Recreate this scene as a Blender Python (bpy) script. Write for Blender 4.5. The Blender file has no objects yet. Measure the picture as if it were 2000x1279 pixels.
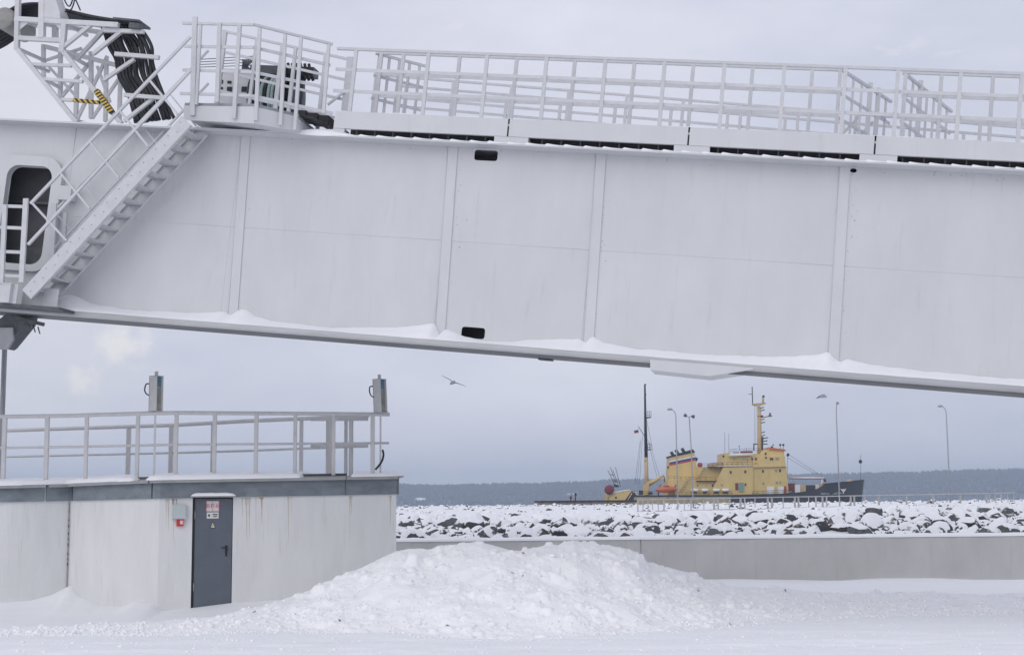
import bpy, bmesh, math, random
import numpy as np
from mathutils import Vector, Matrix, noise as mnoise
from mathutils.geometry import tessellate_polygon

rnd = random.Random(7)
SC = bpy.context.scene
COL = SC.collection

# ------------------------------------------------------------------ camera
EYE = 2.1
FPX = 2777.8
PITCH = math.radians(7.05)
ROLL = math.radians(0.47)
_F = Vector((0, math.cos(PITCH), math.sin(PITCH)))
_U0 = Vector((0, -math.sin(PITCH), math.cos(PITCH)))
_R0 = Vector((1, 0, 0))
CR = _R0 * math.cos(ROLL) - _U0 * math.sin(ROLL)
CU = _U0 * math.cos(ROLL) + _R0 * math.sin(ROLL)
cam_data = bpy.data.cameras.new('camera')
cam = bpy.data.objects.new('camera', cam_data)
COL.objects.link(cam)
cam_data.lens = 50
cam_data.sensor_width = 36
cam_data.clip_start = 0.1
cam_data.clip_end = 40000
cam.matrix_world = Matrix(((CR.x, CU.x, -_F.x, 0), (CR.y, CU.y, -_F.y, 0), (CR.z, CU.z, -_F.z, EYE), (0, 0, 0, 1)))
SC.camera = cam

# ------------------------------------------------------------------ sky, sun, exposure
SUN_EL, SUN_AZ = math.radians(34), math.radians(-148)      # azimuth from +Y towards +X
world = bpy.data.worlds.new('World')
SC.world = world
world.use_nodes = True
wn = world.node_tree.nodes
wl = world.node_tree.links
wn.clear()
w_out = wn.new('ShaderNodeOutputWorld')
w_bg = wn.new('ShaderNodeBackground')
sky = wn.new('ShaderNodeTexSky')
sky.sky_type = 'NISHITA'
sky.sun_disc = False
sky.sun_elevation = SUN_EL
sky.sun_rotation = SUN_AZ
sky.air_density = 1.0
sky.dust_density = 2.5
tc = wn.new('ShaderNodeTexCoord')
mp = wn.new('ShaderNodeMapping')
mp.inputs['Scale'].default_value = (1.0, 1.0, 2.6)
wl.new(tc.outputs['Generated'], mp.inputs['Vector'])


def w_noise(scale, detail, rough, off):
    m = wn.new('ShaderNodeMapping')
    m.inputs['Location'].default_value = off
    wl.new(mp.outputs[0], m.inputs['Vector'])
    n = wn.new('ShaderNodeTexNoise')
    n.inputs['Scale'].default_value = scale
    n.inputs['Detail'].default_value = detail
    n.inputs['Roughness'].default_value = rough
    wl.new(m.outputs[0], n.inputs['Vector'])
    return n.outputs['Fac']


def w_ramp(fac, stops):
    r = wn.new('ShaderNodeValToRGB')
    wl.new(fac, r.inputs[0])
    e = r.color_ramp.elements
    while len(e) < len(stops):
        e.new(0.5)
    for el, (p, c) in zip(e, stops):
        el.position = p
        el.color = (c[0], c[1], c[2], 1)
    return r.outputs['Color']


def w_mix(fac, a, b, mode='MIX'):
    m = wn.new('ShaderNodeMix')
    m.data_type = 'RGBA'
    m.blend_type = mode
    for s, v in ((m.inputs[0], fac), (m.inputs[6], a), (m.inputs[7], b)):
        if hasattr(v, 'is_output'):
            wl.new(v, s)
        elif isinstance(v, (int, float)):
            s.default_value = v
        else:
            s.default_value = (v[0], v[1], v[2], 1)
    return m.outputs[2]


# the overcast deck: broad soft light and dark banks, and finer structure inside them
SKY_LO = (0.635, 0.655, 0.775)
SKY_HI = (0.755, 0.772, 0.88)
banks = w_ramp(w_noise(2.3, 5, 0.55, (3.1, 0.4, 1.7)), [(0.32, SKY_LO), (0.68, SKY_HI)])
fine = w_ramp(w_noise(7.0, 6, 0.55, (0.3, 5.0, 2.0)), [(0.30, (0.90, 0.91, 0.935)), (0.72, (1.06, 1.05, 1.03))])
deck = w_mix(1.0, banks, fine, 'MULTIPLY')
# small brighter puffs where the deck is thin
puff_f = w_ramp(w_noise(11.0, 6, 0.6, (6.2, 2.7, 0.9)), [(0.66, (0, 0, 0)), (0.80, (1, 1, 1))])


def w_blob(d, inner, outer):
    """soft patch of sky round a direction, ragged by noise: one cumulus puff"""
    vm = wn.new('ShaderNodeVectorMath')
    vm.operation = 'DISTANCE'
    nz = wn.new('ShaderNodeTexNoise')
    nz.inputs['Scale'].default_value = 58
    nz.inputs['Detail'].default_value = 5
    nz.inputs['Roughness'].default_value = 0.62
    wl.new(tc.outputs['Generated'], nz.inputs['Vector'])
    sub = wn.new('ShaderNodeVectorMath')
    sub.operation = 'MULTIPLY_ADD'
    sub.inputs[1].default_value = (0.046,) * 3
    wl.new(nz.outputs['Color'], sub.inputs[0])
    wl.new(tc.outputs['Generated'], sub.inputs[2])
    wl.new(sub.outputs[0], vm.inputs[0])
    d = Vector(d).normalized() + Vector((0.023, 0.023, 0.023))
    vm.inputs[1].default_value = d
    mr = wn.new('ShaderNodeMapRange')
    mr.inputs['From Min'].default_value = inner
    mr.inputs['From Max'].default_value = outer
    mr.inputs['To Min'].default_value = 1
    mr.inputs['To Max'].default_value = 0
    mr.interpolation_type = 'SMOOTHSTEP'
    wl.new(vm.outputs['Value'], mr.inputs['Value'])
    return mr.outputs[0]


def pix_dir(x, y):
    return (_F + CR * ((x - 1000) / FPX) - CU * ((y - 639.5) / FPX)).normalized()


mixed = w_mix(puff_f, deck, (0.82, 0.815, 0.86))
for (x, y, a, b, s) in ((238, 672, 0.004, 0.022, 0.85), (160, 738, 0.002, 0.015, 0.7), (60, 180, 0.0, 0.13, 0.38), (110, 690, 0.01, 0.09, 0.28)):
    mm = wn.new('ShaderNodeMath')
    mm.operation = 'MULTIPLY'
    mm.inputs[1].default_value = s
    wl.new(w_blob(pix_dir(x, y), a, b), mm.inputs[0])
    mixed = w_mix(mm.outputs[0], mixed, (0.90, 0.875, 0.87))
# a little of the clear sky above shows through the deck
skyk = w_mix(1.0, sky.outputs[0], (0.10, 0.10, 0.10), 'MULTIPLY')
final = w_mix(0.06, mixed, skyk)
wl.new(final, w_bg.inputs['Color'])
w_bg.inputs['Strength'].default_value = 1.0
wl.new(w_bg.outputs[0], w_out.inputs['Surface'])

sun_data = bpy.data.lights.new('sun', 'SUN')
sun_data.energy = 0.85
sun_data.angle = math.radians(65)
sun_data.color = (1.0, 0.96, 0.9)
sun = bpy.data.objects.new('sun', sun_data)
COL.objects.link(sun)
_sd = Vector((math.sin(SUN_AZ) * math.cos(SUN_EL), math.cos(SUN_AZ) * math.cos(SUN_EL), math.sin(SUN_EL)))
sun.rotation_euler = _sd.to_track_quat('Z', 'Y').to_euler()
sun.location = _sd * 100

SC.view_settings.view_transform = 'Standard'
SC.view_settings.look = 'None'
SC.view_settings.gamma = 1
SC.view_settings.exposure = 0.0
SC.cycles.volume_bounces = 3
SC.cycles.max_bounces = 12
SC.cycles.diffuse_bounces = 8
SC.cycles.volume_step_rate = 4


# ------------------------------------------------------------------ helpers
def ray(x, y):
    return _F + CR * ((x - 1000) / FPX) - CU * ((y - 639.5) / FPX)


def at(x, y, Y):
    """surveyed point: where the sight line through a photo point meets the plane at distance Y"""
    d = ray(x, y)
    return Vector((0, 0, EYE)) + d * (Y / d.y)


def hz(x):
    """photo height of the horizon"""
    return 991.3 - 0.0082 * x


class MB:
    def __init__(self):
        self.v, self.f, self.m, self.sm = [], [], [], []

    def add(self, vs, fs, mi=0, smooth=False):
        n = len(self.v)
        self.v.extend([tuple(p) for p in vs])
        for f in fs:
            self.f.append(tuple(i + n for i in f))
            self.m.append(mi)
            self.sm.append(smooth)
        return self

    def box(self, a, b, mi=0):
        x0, x1 = sorted((a[0], b[0])); y0, y1 = sorted((a[1], b[1])); z0, z1 = sorted((a[2], b[2]))
        vs = [(x0, y0, z0), (x1, y0, z0), (x1, y1, z0), (x0, y1, z0), (x0, y0, z1), (x1, y0, z1), (x1, y1, z1), (x0, y1, z1)]
        return self.add(vs, [(0, 3, 2, 1), (4, 5, 6, 7), (0, 1, 5, 4), (1, 2, 6, 5), (2, 3, 7, 6), (3, 0, 4, 7)], mi)

    def bar(self, a, b, w, h=None, up=(0, 0, 1), mi=0):
        """rectangular bar from a to b, w across, h along up"""
        a, b = Vector(a), Vector(b)
        h = w if h is None else h
        d = (b - a).normalized()
        up = Vector(up)
        if abs(d.dot(up)) > 0.95:
            up = Vector((0, 1, 0)) if abs(d.y) < 0.9 else Vector((1, 0, 0))
        s = d.cross(up).normalized()
        t = s.cross(d).normalized()
        vs = []
        for p in (a, b):
            for i, j in ((-1, -1), (1, -1), (1, 1), (-1, 1)):
                vs.append(p + s * (i * w / 2) + t * (j * h / 2))
        return self.add(vs, [(0, 3, 2, 1), (4, 5, 6, 7), (0, 1, 5, 4), (1, 2, 6, 5), (2, 3, 7, 6), (3, 0, 4, 7)], mi)

    def tube(self, pts, r, n=8, mi=0, smooth=True):
        pts = [Vector(p) for p in pts]
        rs = r if isinstance(r, (list, tuple)) else [r] * len(pts)
        base = len(self.v)
        prev = None
        for i, p in enumerate(pts):
            d = (pts[min(i + 1, len(pts) - 1)] - pts[max(i - 1, 0)]).normalized()
            if prev is None:
                s = d.cross(Vector((0, 0, 1)))
                if s.length < 0.05:
                    s = d.cross(Vector((0, 1, 0)))
            else:
                s = prev - d * prev.dot(d)
            s.normalize()
            prev = s
            t = d.cross(s)
            for k in range(n):
                a = 2 * math.pi * k / n
                self.v.append(tuple(p + (s * math.cos(a) + t * math.sin(a)) * rs[i]))
        for i in range(len(pts) - 1):
            for k in range(n):
                k2 = (k + 1) % n
                self.f.append((base + i * n + k, base + i * n + k2, base + (i + 1) * n + k2, base + (i + 1) * n + k))
                self.m.append(mi); self.sm.append(smooth)
        self.f.append(tuple(base + k for k in range(n))[::-1]); self.m.append(mi); self.sm.append(False)
        e = base + (len(pts) - 1) * n
        self.f.append(tuple(e + k for k in range(n))); self.m.append(mi); self.sm.append(False)
        return self

    def extrude(self, outer, d, holes=(), place=None, mi=0):
        """flat polygon (list of 2-d points, with holes) swept from depth d[0] to d[1]; place(p, q, depth) gives the point"""
        loops = [list(outer)] + [list(h) for h in holes]
        flat = [p for l in loops for p in l]
        tris = tessellate_polygon([[Vector((p[0], p[1], 0)) for p in l] for l in loops])
        n = len(flat)
        vs = [place(p[0], p[1], d[0]) for p in flat] + [place(p[0], p[1], d[1]) for p in flat]
        fs = []
        for t in tris:
            fs.append(tuple(t))
            fs.append(tuple(i + n for i in reversed(t)))
        k = 0
        for l in loops:
            m = len(l)
            for i in range(m):
                j = (i + 1) % m
                fs.append((k + i, k + j, k + j + n, k + i + n))
            k += m
        return self.add(vs, fs, mi)

    def lathe(self, prof, origin, axis, n=16, mi=0, smooth=True):
        """profile (radius, height) turned round axis"""
        o = Vector(origin); ax = Vector(axis).normalized()
        s = ax.cross(Vector((0, 0, 1)))
        if s.length < 0.05:
            s = ax.cross(Vector((0, 1, 0)))
        s.normalize(); t = ax.cross(s)
        base = len(self.v)
        for r, h in prof:
            for k in range(n):
                a = 2 * math.pi * k / n
                self.v.append(tuple(o + ax * h + (s * math.cos(a) + t * math.sin(a)) * r))
        for i in range(len(prof) - 1):
            for k in range(n):
                k2 = (k + 1) % n
                self.f.append((base + i * n + k, base + i * n + k2, base + (i + 1) * n + k2, base + (i + 1) * n + k))
                self.m.append(mi); self.sm.append(smooth)
        return self

    def text(self, s, size, M, mi=0):
        cu = bpy.data.curves.new('lettering', 'FONT')
        cu.body = s; cu.size = size; cu.align_x = 'CENTER'; cu.align_y = 'CENTER'; cu.resolution_u = 3
        ob = bpy.data.objects.new('lettering', cu)
        COL.objects.link(ob)
        bpy.context.view_layer.update()
        me = bpy.data.meshes.new_from_object(ob.evaluated_get(bpy.context.evaluated_depsgraph_get()))
        self.add([M @ v.co for v in me.vertices], [tuple(p.vertices) for p in me.polygons], mi)
        bpy.data.objects.remove(ob); bpy.data.curves.remove(cu); bpy.data.meshes.remove(me)
        return self

    def mesh(self, name, mats, fix=True):
        me = bpy.data.meshes.new(name)
        me.from_pydata(self.v, [], self.f)
        for m in (mats if isinstance(mats, (list, tuple)) else [mats]):
            me.materials.append(m)
        me.polygons.foreach_set('material_index', self.m)
        me.polygons.foreach_set('use_smooth', self.sm)
        if fix:
            bm = bmesh.new(); bm.from_mesh(me)
            bmesh.ops.recalc_face_normals(bm, faces=bm.faces)
            bm.to_mesh(me); bm.free()
        me.update()
        return me

    def build(self, name, mats, parent=None, fix=True):
        ob = bpy.data.objects.new(name, self.mesh(name, mats, fix))
        COL.objects.link(ob)
        if parent is not None:
            ob.parent = parent
        return ob


def tag(o, label=None, cat=None, group=None, kind=None):
    for k, v in (('label', label), ('category', cat), ('group', group), ('kind', kind)):
        if v:
            o[k] = v
    return o


def thing(name, label, cat, loc=(0, 0, 0), group=None):
    o = bpy.data.objects.new(name, None)
    o.empty_display_size = 0.3
    COL.objects.link(o)
    o.location = loc
    return tag(o, label, cat, group)


def meshobj(name, me, parent=None, loc=None):
    o = bpy.data.objects.new(name, me)
    COL.objects.link(o)
    if parent is not None:
        o.parent = parent
    if loc is not None:
        o.location = loc
    return o


# ------------------------------------------------------------------ materials
def mat(name, col, rough=0.6, metal=0.0, var=0.0, vscale=3.0, stretch=(1, 1, 1), bump=0.0, bscale=40.0, dirt=None, spec=0.4, objrand=0.0, coords='Object'):
    m = bpy.data.materials.new(name)
    m.use_nodes = True
    nt = m.node_tree; n = nt.nodes; l = nt.links
    b = n['Principled BSDF']
    b.inputs['Roughness'].default_value = rough
    b.inputs['Metallic'].default_value = metal
    b.inputs['Specular IOR Level'].default_value = spec
    b.inputs['Base Color'].default_value = (*col, 1)
    t = n.new('ShaderNodeTexCoord')
    src = None
    if var or dirt:
        mpn = n.new('ShaderNodeMapping'); mpn.inputs['Scale'].default_value = stretch
        l.new(t.outputs[coords], mpn.inputs['Vector'])
        nz = n.new('ShaderNodeTexNoise'); nz.inputs['Scale'].default_value = vscale; nz.inputs['Detail'].default_value = 7; nz.inputs['Roughness'].default_value = 0.6
        l.new(mpn.outputs[0], nz.inputs['Vector'])
        r = n.new('ShaderNodeValToRGB'); l.new(nz.outputs['Fac'], r.inputs[0])
        e = r.color_ramp.elements
        e[0].position = 0.3; e[1].position = 0.7
        e[0].color = (*[max(0, c * (1 - var)) for c in col], 1); e[1].color = (*[min(1, c * (1 + var)) for c in col], 1)
        src = r.outputs['Color']
        if dirt:
            dcol, dscale, dst, lo, hi = dirt
            mp2 = n.new('ShaderNodeMapping'); mp2.inputs['Scale'].default_value = dst
            l.new(t.outputs[coords], mp2.inputs['Vector'])
            n2 = n.new('ShaderNodeTexNoise'); n2.inputs['Scale'].default_value = dscale; n2.inputs['Detail'].default_value = 8; n2.inputs['Roughness'].default_value = 0.68
            l.new(mp2.outputs[0], n2.inputs['Vector'])
            r2 = n.new('ShaderNodeMapRange'); r2.inputs['From Min'].default_value = lo; r2.inputs['From Max'].default_value = hi
            l.new(n2.outputs['Fac'], r2.inputs['Value'])
            mx = n.new('ShaderNodeMix'); mx.data_type = 'RGBA'
            l.new(r2.outputs[0], mx.inputs[0]); l.new(src, mx.inputs[6]); mx.inputs[7].default_value = (*dcol, 1)
            src = mx.outputs[2]
    if objrand:
        oi = n.new('ShaderNodeObjectInfo')
        hs = n.new('ShaderNodeHueSaturation')
        mr = n.new('ShaderNodeMapRange'); mr.inputs['To Min'].default_value = 1 - objrand; mr.inputs['To Max'].default_value = 1 + objrand
        l.new(oi.outputs['Random'], mr.inputs['Value']); l.new(mr.outputs[0], hs.inputs['Value'])
        if src:
            l.new(src, hs.inputs['Color'])
        else:
            hs.inputs['Color'].default_value = (*col, 1)
        src = hs.outputs['Color']
    if src:
        l.new(src, b.inputs['Base Color'])
    if bump:
        nb = n.new('ShaderNodeTexNoise'); nb.inputs['Scale'].default_value = bscale; nb.inputs['Detail'].default_value = 6
        l.new(t.outputs[coords], nb.inputs['Vector'])
        bp = n.new('ShaderNodeBump'); bp.inputs['Strength'].default_value = bump; bp.inputs['Distance'].default_value = 0.05
        l.new(nb.outputs['Fac'], bp.inputs['Height']); l.new(bp.outputs[0], b.inputs['Normal'])
    return m


M = {}
M['boom'] = mat('boom_white_paint', (0.595, 0.605, 0.618), 0.42, var=0.045, vscale=1.1, stretch=(1, 1, 0.5), dirt=((0.50, 0.495, 0.488), 2.2, (3.0, 1, 0.35), 0.56, 0.88), bump=0.05, bscale=1.3, objrand=0.012)
M['rail'] = mat('railing_white_paint', (0.57, 0.58, 0.595), 0.45, var=0.06, vscale=6, dirt=((0.50, 0.47, 0.43), 9, (1, 1, 1), 0.60, 0.85), objrand=0.02)
M['towerwhite'] = mat('tower_white_paint', (0.59, 0.595, 0.605), 0.5, var=0.06, vscale=5, dirt=((0.36, 0.31, 0.26), 7, (1, 1, 1), 0.60, 0.86), objrand=0.05)
M['under'] = mat('dark_grey_underside', (0.15, 0.152, 0.16), 0.6, var=0.15, vscale=2, stretch=(0.3, 1, 1))  # darker grey than the web plates, for the faces below the flange
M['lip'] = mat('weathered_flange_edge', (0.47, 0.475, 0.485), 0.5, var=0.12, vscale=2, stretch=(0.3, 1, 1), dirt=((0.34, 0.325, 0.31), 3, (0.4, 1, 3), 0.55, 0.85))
M['inner'] = mat('shade_toned_inner_paint', (0.10, 0.10, 0.11), 0.7, var=0.2, vscale=2)  # white inside of the girder, its lack of light put into the colour
M['dark'] = mat('dark_recess_steel', (0.03, 0.03, 0.035), 0.7)
M['bracket'] = mat('dark_grey_steel', (0.09, 0.095, 0.105), 0.55, var=0.25, vscale=8)
M['slot'] = mat('shade_dark_slot_steel', (0.10, 0.10, 0.11), 0.7)
M['hose'] = mat('black_rubber_hose', (0.014, 0.015, 0.02), 0.4, var=0.3, vscale=6, dirt=((0.4, 0.4, 0.42), 5, (1, 1, 0.4), 0.72, 0.84))
M['hosegreen'] = mat('pale_green_hose', (0.34, 0.45, 0.42), 0.5)
M['wire'] = mat('thin_dark_wire', (0.06, 0.07, 0.09), 0.5)
M['snow'] = mat('wind_snow', (0.86, 0.87, 0.89), 0.8, var=0.025, vscale=1.2, stretch=(0.5, 2, 1), bump=0.16, bscale=7, spec=0.2)
M['roofsnow'] = mat('roof_snow', (0.86, 0.87, 0.89), 0.8, bump=0.2, bscale=18, spec=0.2)
M['pile'] = mat('ploughed_snow', (0.905, 0.91, 0.92), 0.8, var=0.04, vscale=2.5, bump=0.2, bscale=55, spec=0.2, dirt=((0.76, 0.745, 0.72), 9, (1, 1, 1), 0.66, 0.85))
M['plaster'] = mat('white_plaster', (0.69, 0.693, 0.692), 0.75, var=0.05, vscale=2.0, stretch=(1.5, 1.5, 0.35), dirt=((0.53, 0.515, 0.485), 2.6, (4.5, 4.5, 0.35), 0.56, 0.86), bump=0.08, bscale=20)
M['fascia'] = mat('blue_grey_sheet_metal', (0.175, 0.205, 0.23), 0.5, var=0.2, vscale=3.0, stretch=(1, 1, 2), dirt=((0.23, 0.28, 0.31), 4, (1, 1, 1), 0.58, 0.85), objrand=0.05)
M['eave'] = mat('grey_flashing', (0.33, 0.335, 0.34), 0.5, var=0.1, vscale=4)
M['door'] = mat('slate_door_paint', (0.105, 0.122, 0.15), 0.5, var=0.08, vscale=3, bump=0.03, bscale=60)
M['black'] = mat('black_plastic', (0.015, 0.015, 0.018), 0.45)
M['sign'] = mat('white_sign_plate', (0.62, 0.62, 0.60), 0.4)
M['signpink'] = mat('pinkish_sign_plate', (0.66, 0.58, 0.58), 0.4)
M['red'] = mat('red_paint', (0.52, 0.035, 0.03), 0.45, var=0.1)
M['redink'] = mat('red_lettering', (0.42, 0.03, 0.05), 0.5)
M['blackink'] = mat('black_lettering', (0.03, 0.03, 0.035), 0.5)
M['yellowsign'] = mat('pale_yellow_sign', (0.66, 0.64, 0.42), 0.45)
M['boxgrey'] = mat('pale_grey_enclosure', (0.46, 0.51, 0.52), 0.5, var=0.05)
M['boxwhite'] = mat('dusty_white_box', (0.55, 0.55, 0.55), 0.5, var=0.08, vscale=6)
M['boxblue'] = mat('faded_blue_inner_face', (0.10, 0.22, 0.28), 0.6, var=0.3, vscale=7)
M['boxgreen'] = mat('weathered_inner_face', (0.30, 0.30, 0.27), 0.6, var=0.3, vscale=7, dirt=((0.30, 0.15, 0.06), 10, (1, 1, 1), 0.6, 0.8))
M['rust'] = mat('rust_stain', (0.46, 0.29, 0.16), 0.8, var=0.3, vscale=12)
M['roofrail'] = mat('roof_railing_paint', (0.56, 0.56, 0.57), 0.5, var=0.06, vscale=5, dirt=((0.42, 0.33, 0.28), 9, (1, 1, 1), 0.58, 0.85), objrand=0.02)
M['concrete'] = mat('grey_concrete', (0.50, 0.495, 0.48), 0.85, var=0.08, vscale=1.2, stretch=(1, 1, 0.6), dirt=((0.43, 0.425, 0.41), 1.8, (3.5, 1, 0.4), 0.55, 0.85), bump=0.12, bscale=16, objrand=0.06)
M['galv'] = mat('galvanised_steel', (0.30, 0.31, 0.33), 0.45, metal=0.3, var=0.1, vscale=4)
M['fencegrey'] = mat('weathered_fence_steel', (0.42, 0.425, 0.43), 0.55, var=0.15, vscale=3)
M['fencebase'] = mat('concrete_fence_post', (0.38, 0.375, 0.36), 0.8, var=0.1)
M['shipyellow'] = mat('ship_buff_paint', (0.66, 0.495, 0.20), 0.5, var=0.09, vscale=0.35, stretch=(1, 1, 0.5), dirt=((0.46, 0.30, 0.14), 0.5, (1.2, 1.2, 0.3), 0.58, 0.85))
M['shipbeige'] = mat('ship_worn_side_paint', (0.40, 0.34, 0.22), 0.6, var=0.2, vscale=0.4, dirt=((0.28, 0.18, 0.14), 0.7, (1, 1, 0.5), 0.55, 0.8))
M['shiphull'] = mat('ship_black_hull', (0.016, 0.02, 0.032), 0.45, var=0.3, vscale=0.3)
M['shipwhite'] = mat('ship_white_paint', (0.74, 0.75, 0.76), 0.5, var=0.08, vscale=0.8)
M['shipdark'] = mat('ship_dark_fittings', (0.035, 0.038, 0.045), 0.6)
M['shipred'] = mat('ship_red_paint', (0.42, 0.05, 0.045), 0.5, var=0.15, vscale=0.8)
M['shipmaroon'] = mat('ship_maroon_paint', (0.20, 0.025, 0.045), 0.5, var=0.12, vscale=0.8)
M['orange'] = mat('lifeboat_orange', (0.54, 0.145, 0.05), 0.45, var=0.15, vscale=0.8)
M['shipblue'] = mat('funnel_blue_band', (0.04, 0.05, 0.22), 0.5)
M['shipgreen'] = mat('green_door_paint', (0.16, 0.33, 0.27), 0.5)
M['shiptan'] = mat('mast_tan_paint', (0.50, 0.38, 0.21), 0.55, var=0.12, vscale=0.8)
M['glassdark'] = mat('dark_window_glass', (0.02, 0.025, 0.03), 0.12, spec=0.6)
M['water'] = mat('cold_sea_water', (0.10, 0.13, 0.17), 0.25, bump=0.2, bscale=0.3)
M['gull'] = mat('gull_plumage', (0.30, 0.31, 0.33), 0.7, var=0.25, vscale=6)
M['gulldark'] = mat('gull_wing_plumage', (0.10, 0.105, 0.12), 0.7, var=0.2, vscale=6)


def snowy(name, col, objrand, lo=0.36, hi=0.48, coords='Object', nscale=3.0):
    """stone with snow lying wherever a face looks upwards"""
    m = mat(name, col, 0.85, var=0.3, vscale=nscale, bump=0.5, bscale=nscale * 3, objrand=objrand, coords=coords)
    nt = m.node_tree; n = nt.nodes; l = nt.links
    b = n['Principled BSDF']
    src = b.inputs['Base Color'].links[0].from_socket
    g = n.new('ShaderNodeNewGeometry'); sp = n.new('ShaderNodeSeparateXYZ'); l.new(g.outputs['True Normal'], sp.inputs[0])
    nz = n.new('ShaderNodeTexNoise'); nz.inputs['Scale'].default_value = 5; nz.inputs['Detail'].default_value = 5
    l.new(g.outputs['Position'], nz.inputs['Vector'])
    ad = n.new('ShaderNodeMath'); ad.operation = 'MULTIPLY_ADD'; ad.inputs[1].default_value = 0.7; l.new(nz.outputs['Fac'], ad.inputs[0])
    sb = n.new('ShaderNodeMath'); sb.operation = 'SUBTRACT'; sb.inputs[1].default_value = 0.35; l.new(sp.outputs['Z'], sb.inputs[0]); l.new(sb.outputs[0], ad.inputs[2])
    r = n.new('ShaderNodeMapRange'); r.inputs['From Min'].default_value = lo; r.inputs['From Max'].default_value = hi
    l.new(ad.outputs[0], r.inputs['Value'])
    mx = n.new('ShaderNodeMix'); mx.data_type = 'RGBA'
    l.new(r.outputs[0], mx.inputs[0]); l.new(src, mx.inputs[6]); mx.inputs[7].default_value = (0.86, 0.87, 0.89, 1)
    l.new(mx.outputs[2], b.inputs['Base Color'])
    return m


M['rock0'] = snowy('grey_granite', (0.105, 0.108, 0.116), 0.35)
M['rock1'] = snowy('reddish_granite', (0.128, 0.112, 0.108), 0.3)
M['rock2'] = snowy('dark_granite', (0.065, 0.068, 0.076), 0.3)


def stripes(kz, fq):
    m = mat('hazard_stripe_tape', (0.6, 0.42, 0.04), 0.5)
    nt = m.node_tree; n = nt.nodes; l = nt.links
    t = n.new('ShaderNodeTexCoord'); s = n.new('ShaderNodeSeparateXYZ'); l.new(t.outputs['Object'], s.inputs[0])
    a = n.new('ShaderNodeMath'); a.operation = 'MULTIPLY_ADD'; a.inputs[1].default_value = kz; l.new(s.outputs['Z'], a.inputs[0]); l.new(s.outputs['X'], a.inputs[2])
    b = n.new('ShaderNodeMath'); b.operation = 'MULTIPLY'; b.inputs[1].default_value = fq; l.new(a.outputs[0], b.inputs[0])
    c = n.new('ShaderNodeMath'); c.operation = 'FRACT'; l.new(b.outputs[0], c.inputs[0])
    d = n.new('ShaderNodeMath'); d.operation = 'GREATER_THAN'; d.inputs[1].default_value = 0.5; l.new(c.outputs[0], d.inputs[0])
    mx = n.new('ShaderNodeMix'); mx.data_type = 'RGBA'; l.new(d.outputs[0], mx.inputs[0])
    mx.inputs[6].default_value = (0.58, 0.40, 0.05, 1); mx.inputs[7].default_value = (0.02, 0.02, 0.022, 1)
    l.new(mx.outputs[2], n['Principled BSDF'].inputs['Base Color'])
    return m


M['hazard'] = stripes(1.0, 9)
M['hazard2'] = stripes(-1.6, 8)


def hillmat(name, c0, c1, sc):
    return mat(name, c0, 0.9, var=0.0, dirt=None) if c1 is None else mat(name, c0, 0.9, var=0.25, vscale=sc, dirt=(c1, sc * 0.4, (1, 1, 1), 0.5, 0.75))


M['hill'] = hillmat('winter_forest_floor', (0.06, 0.066, 0.08), (0.16, 0.17, 0.19), 0.02)
M['forest'] = mat('bare_winter_trees', (0.045, 0.05, 0.066), 0.9, var=0.4, vscale=0.02)


# ------------------------------------------------------------------ noise on arrays
_tabs = {}


def vnoise(x, y, seed):
    if seed not in _tabs:
        _tabs[seed] = np.random.RandomState(seed).rand(256, 256)
    tab = _tabs[seed]
    xi = np.floor(x).astype(int); yi = np.floor(y).astype(int)
    fx = x - xi; fy = y - yi
    fx = fx * fx * (3 - 2 * fx); fy = fy * fy * (3 - 2 * fy)
    g = lambda a, b: tab[a & 255, b & 255]
    return (g(xi, yi) * (1 - fx) + g(xi + 1, yi) * fx) * (1 - fy) + (g(xi, yi + 1) * (1 - fx) + g(xi + 1, yi + 1) * fx) * fy - 0.5


def fbm(x, y, s, oct_, seed, gain=0.5):
    o = np.zeros_like(x, dtype=float); a = 1.0
    for k in range(oct_):
        o += a * vnoise(x / s + 17.3 * k, y / s + 9.1 * k, seed + k)
        a *= gain; s *= 0.5
    return o


def grid_mesh(name, X, Y, Z, m, smooth=True):
    ny, nx = X.shape
    me = bpy.data.meshes.new(name)
    v = np.stack([X, Y, Z], -1).reshape(-1, 3)
    i = np.arange(ny * nx).reshape(ny, nx)
    f = np.stack([i[:-1, :-1], i[:-1, 1:], i[1:, 1:], i[1:, :-1]], -1).reshape(-1, 4)
    me.vertices.add(len(v)); me.vertices.foreach_set('co', v.ravel())
    me.loops.add(f.size); me.loops.foreach_set('vertex_index', f.ravel())
    me.polygons.add(len(f)); me.polygons.foreach_set('loop_start', np.arange(0, f.size, 4))
    me.update(calc_edges=True)
    me.polygons.foreach_set('use_smooth', [smooth] * len(f))
    me.materials.append(m)
    me.update()
    return me


def smooth01(t):
    t = np.clip(t, 0, 1)
    return t * t * (3 - 2 * t)

# ================================================================== THE SETTING
# ------------------------------------------------------------------ plan of the pump house front (used by drifts and walls)
def plan(px, Y):
    p = at(px, hz(px), Y)
    return (p.x, Y)


P1 = plan(136, 28.9); P2 = plan(312, 28.0); P3 = plan(774, 29.2)


def arc(a, b, bulge, n):
    a = Vector(a); b = Vector(b); d = b - a
    nrm = Vector((d.y, -d.x)).normalized()
    if nrm.y > 0:
        nrm = -nrm
    return [tuple(a + d * (i / n) + nrm * (bulge * 4 * (i / n) * (1 - i / n))) for i in range(n + 1)]


P0 = plan(-170, 28.5)
SEG0 = arc(P0, P1, 0.42, 14)
SEG1 = arc(P1, P2, 0.10, 8)
FRONT = SEG0 + SEG1[1:] + [P3]
_fx = np.array([p[0] for p in FRONT]); _fy = np.array([p[1] for p in FRONT])


def wall_y(X):
    return np.interp(X, _fx, _fy)


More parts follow.
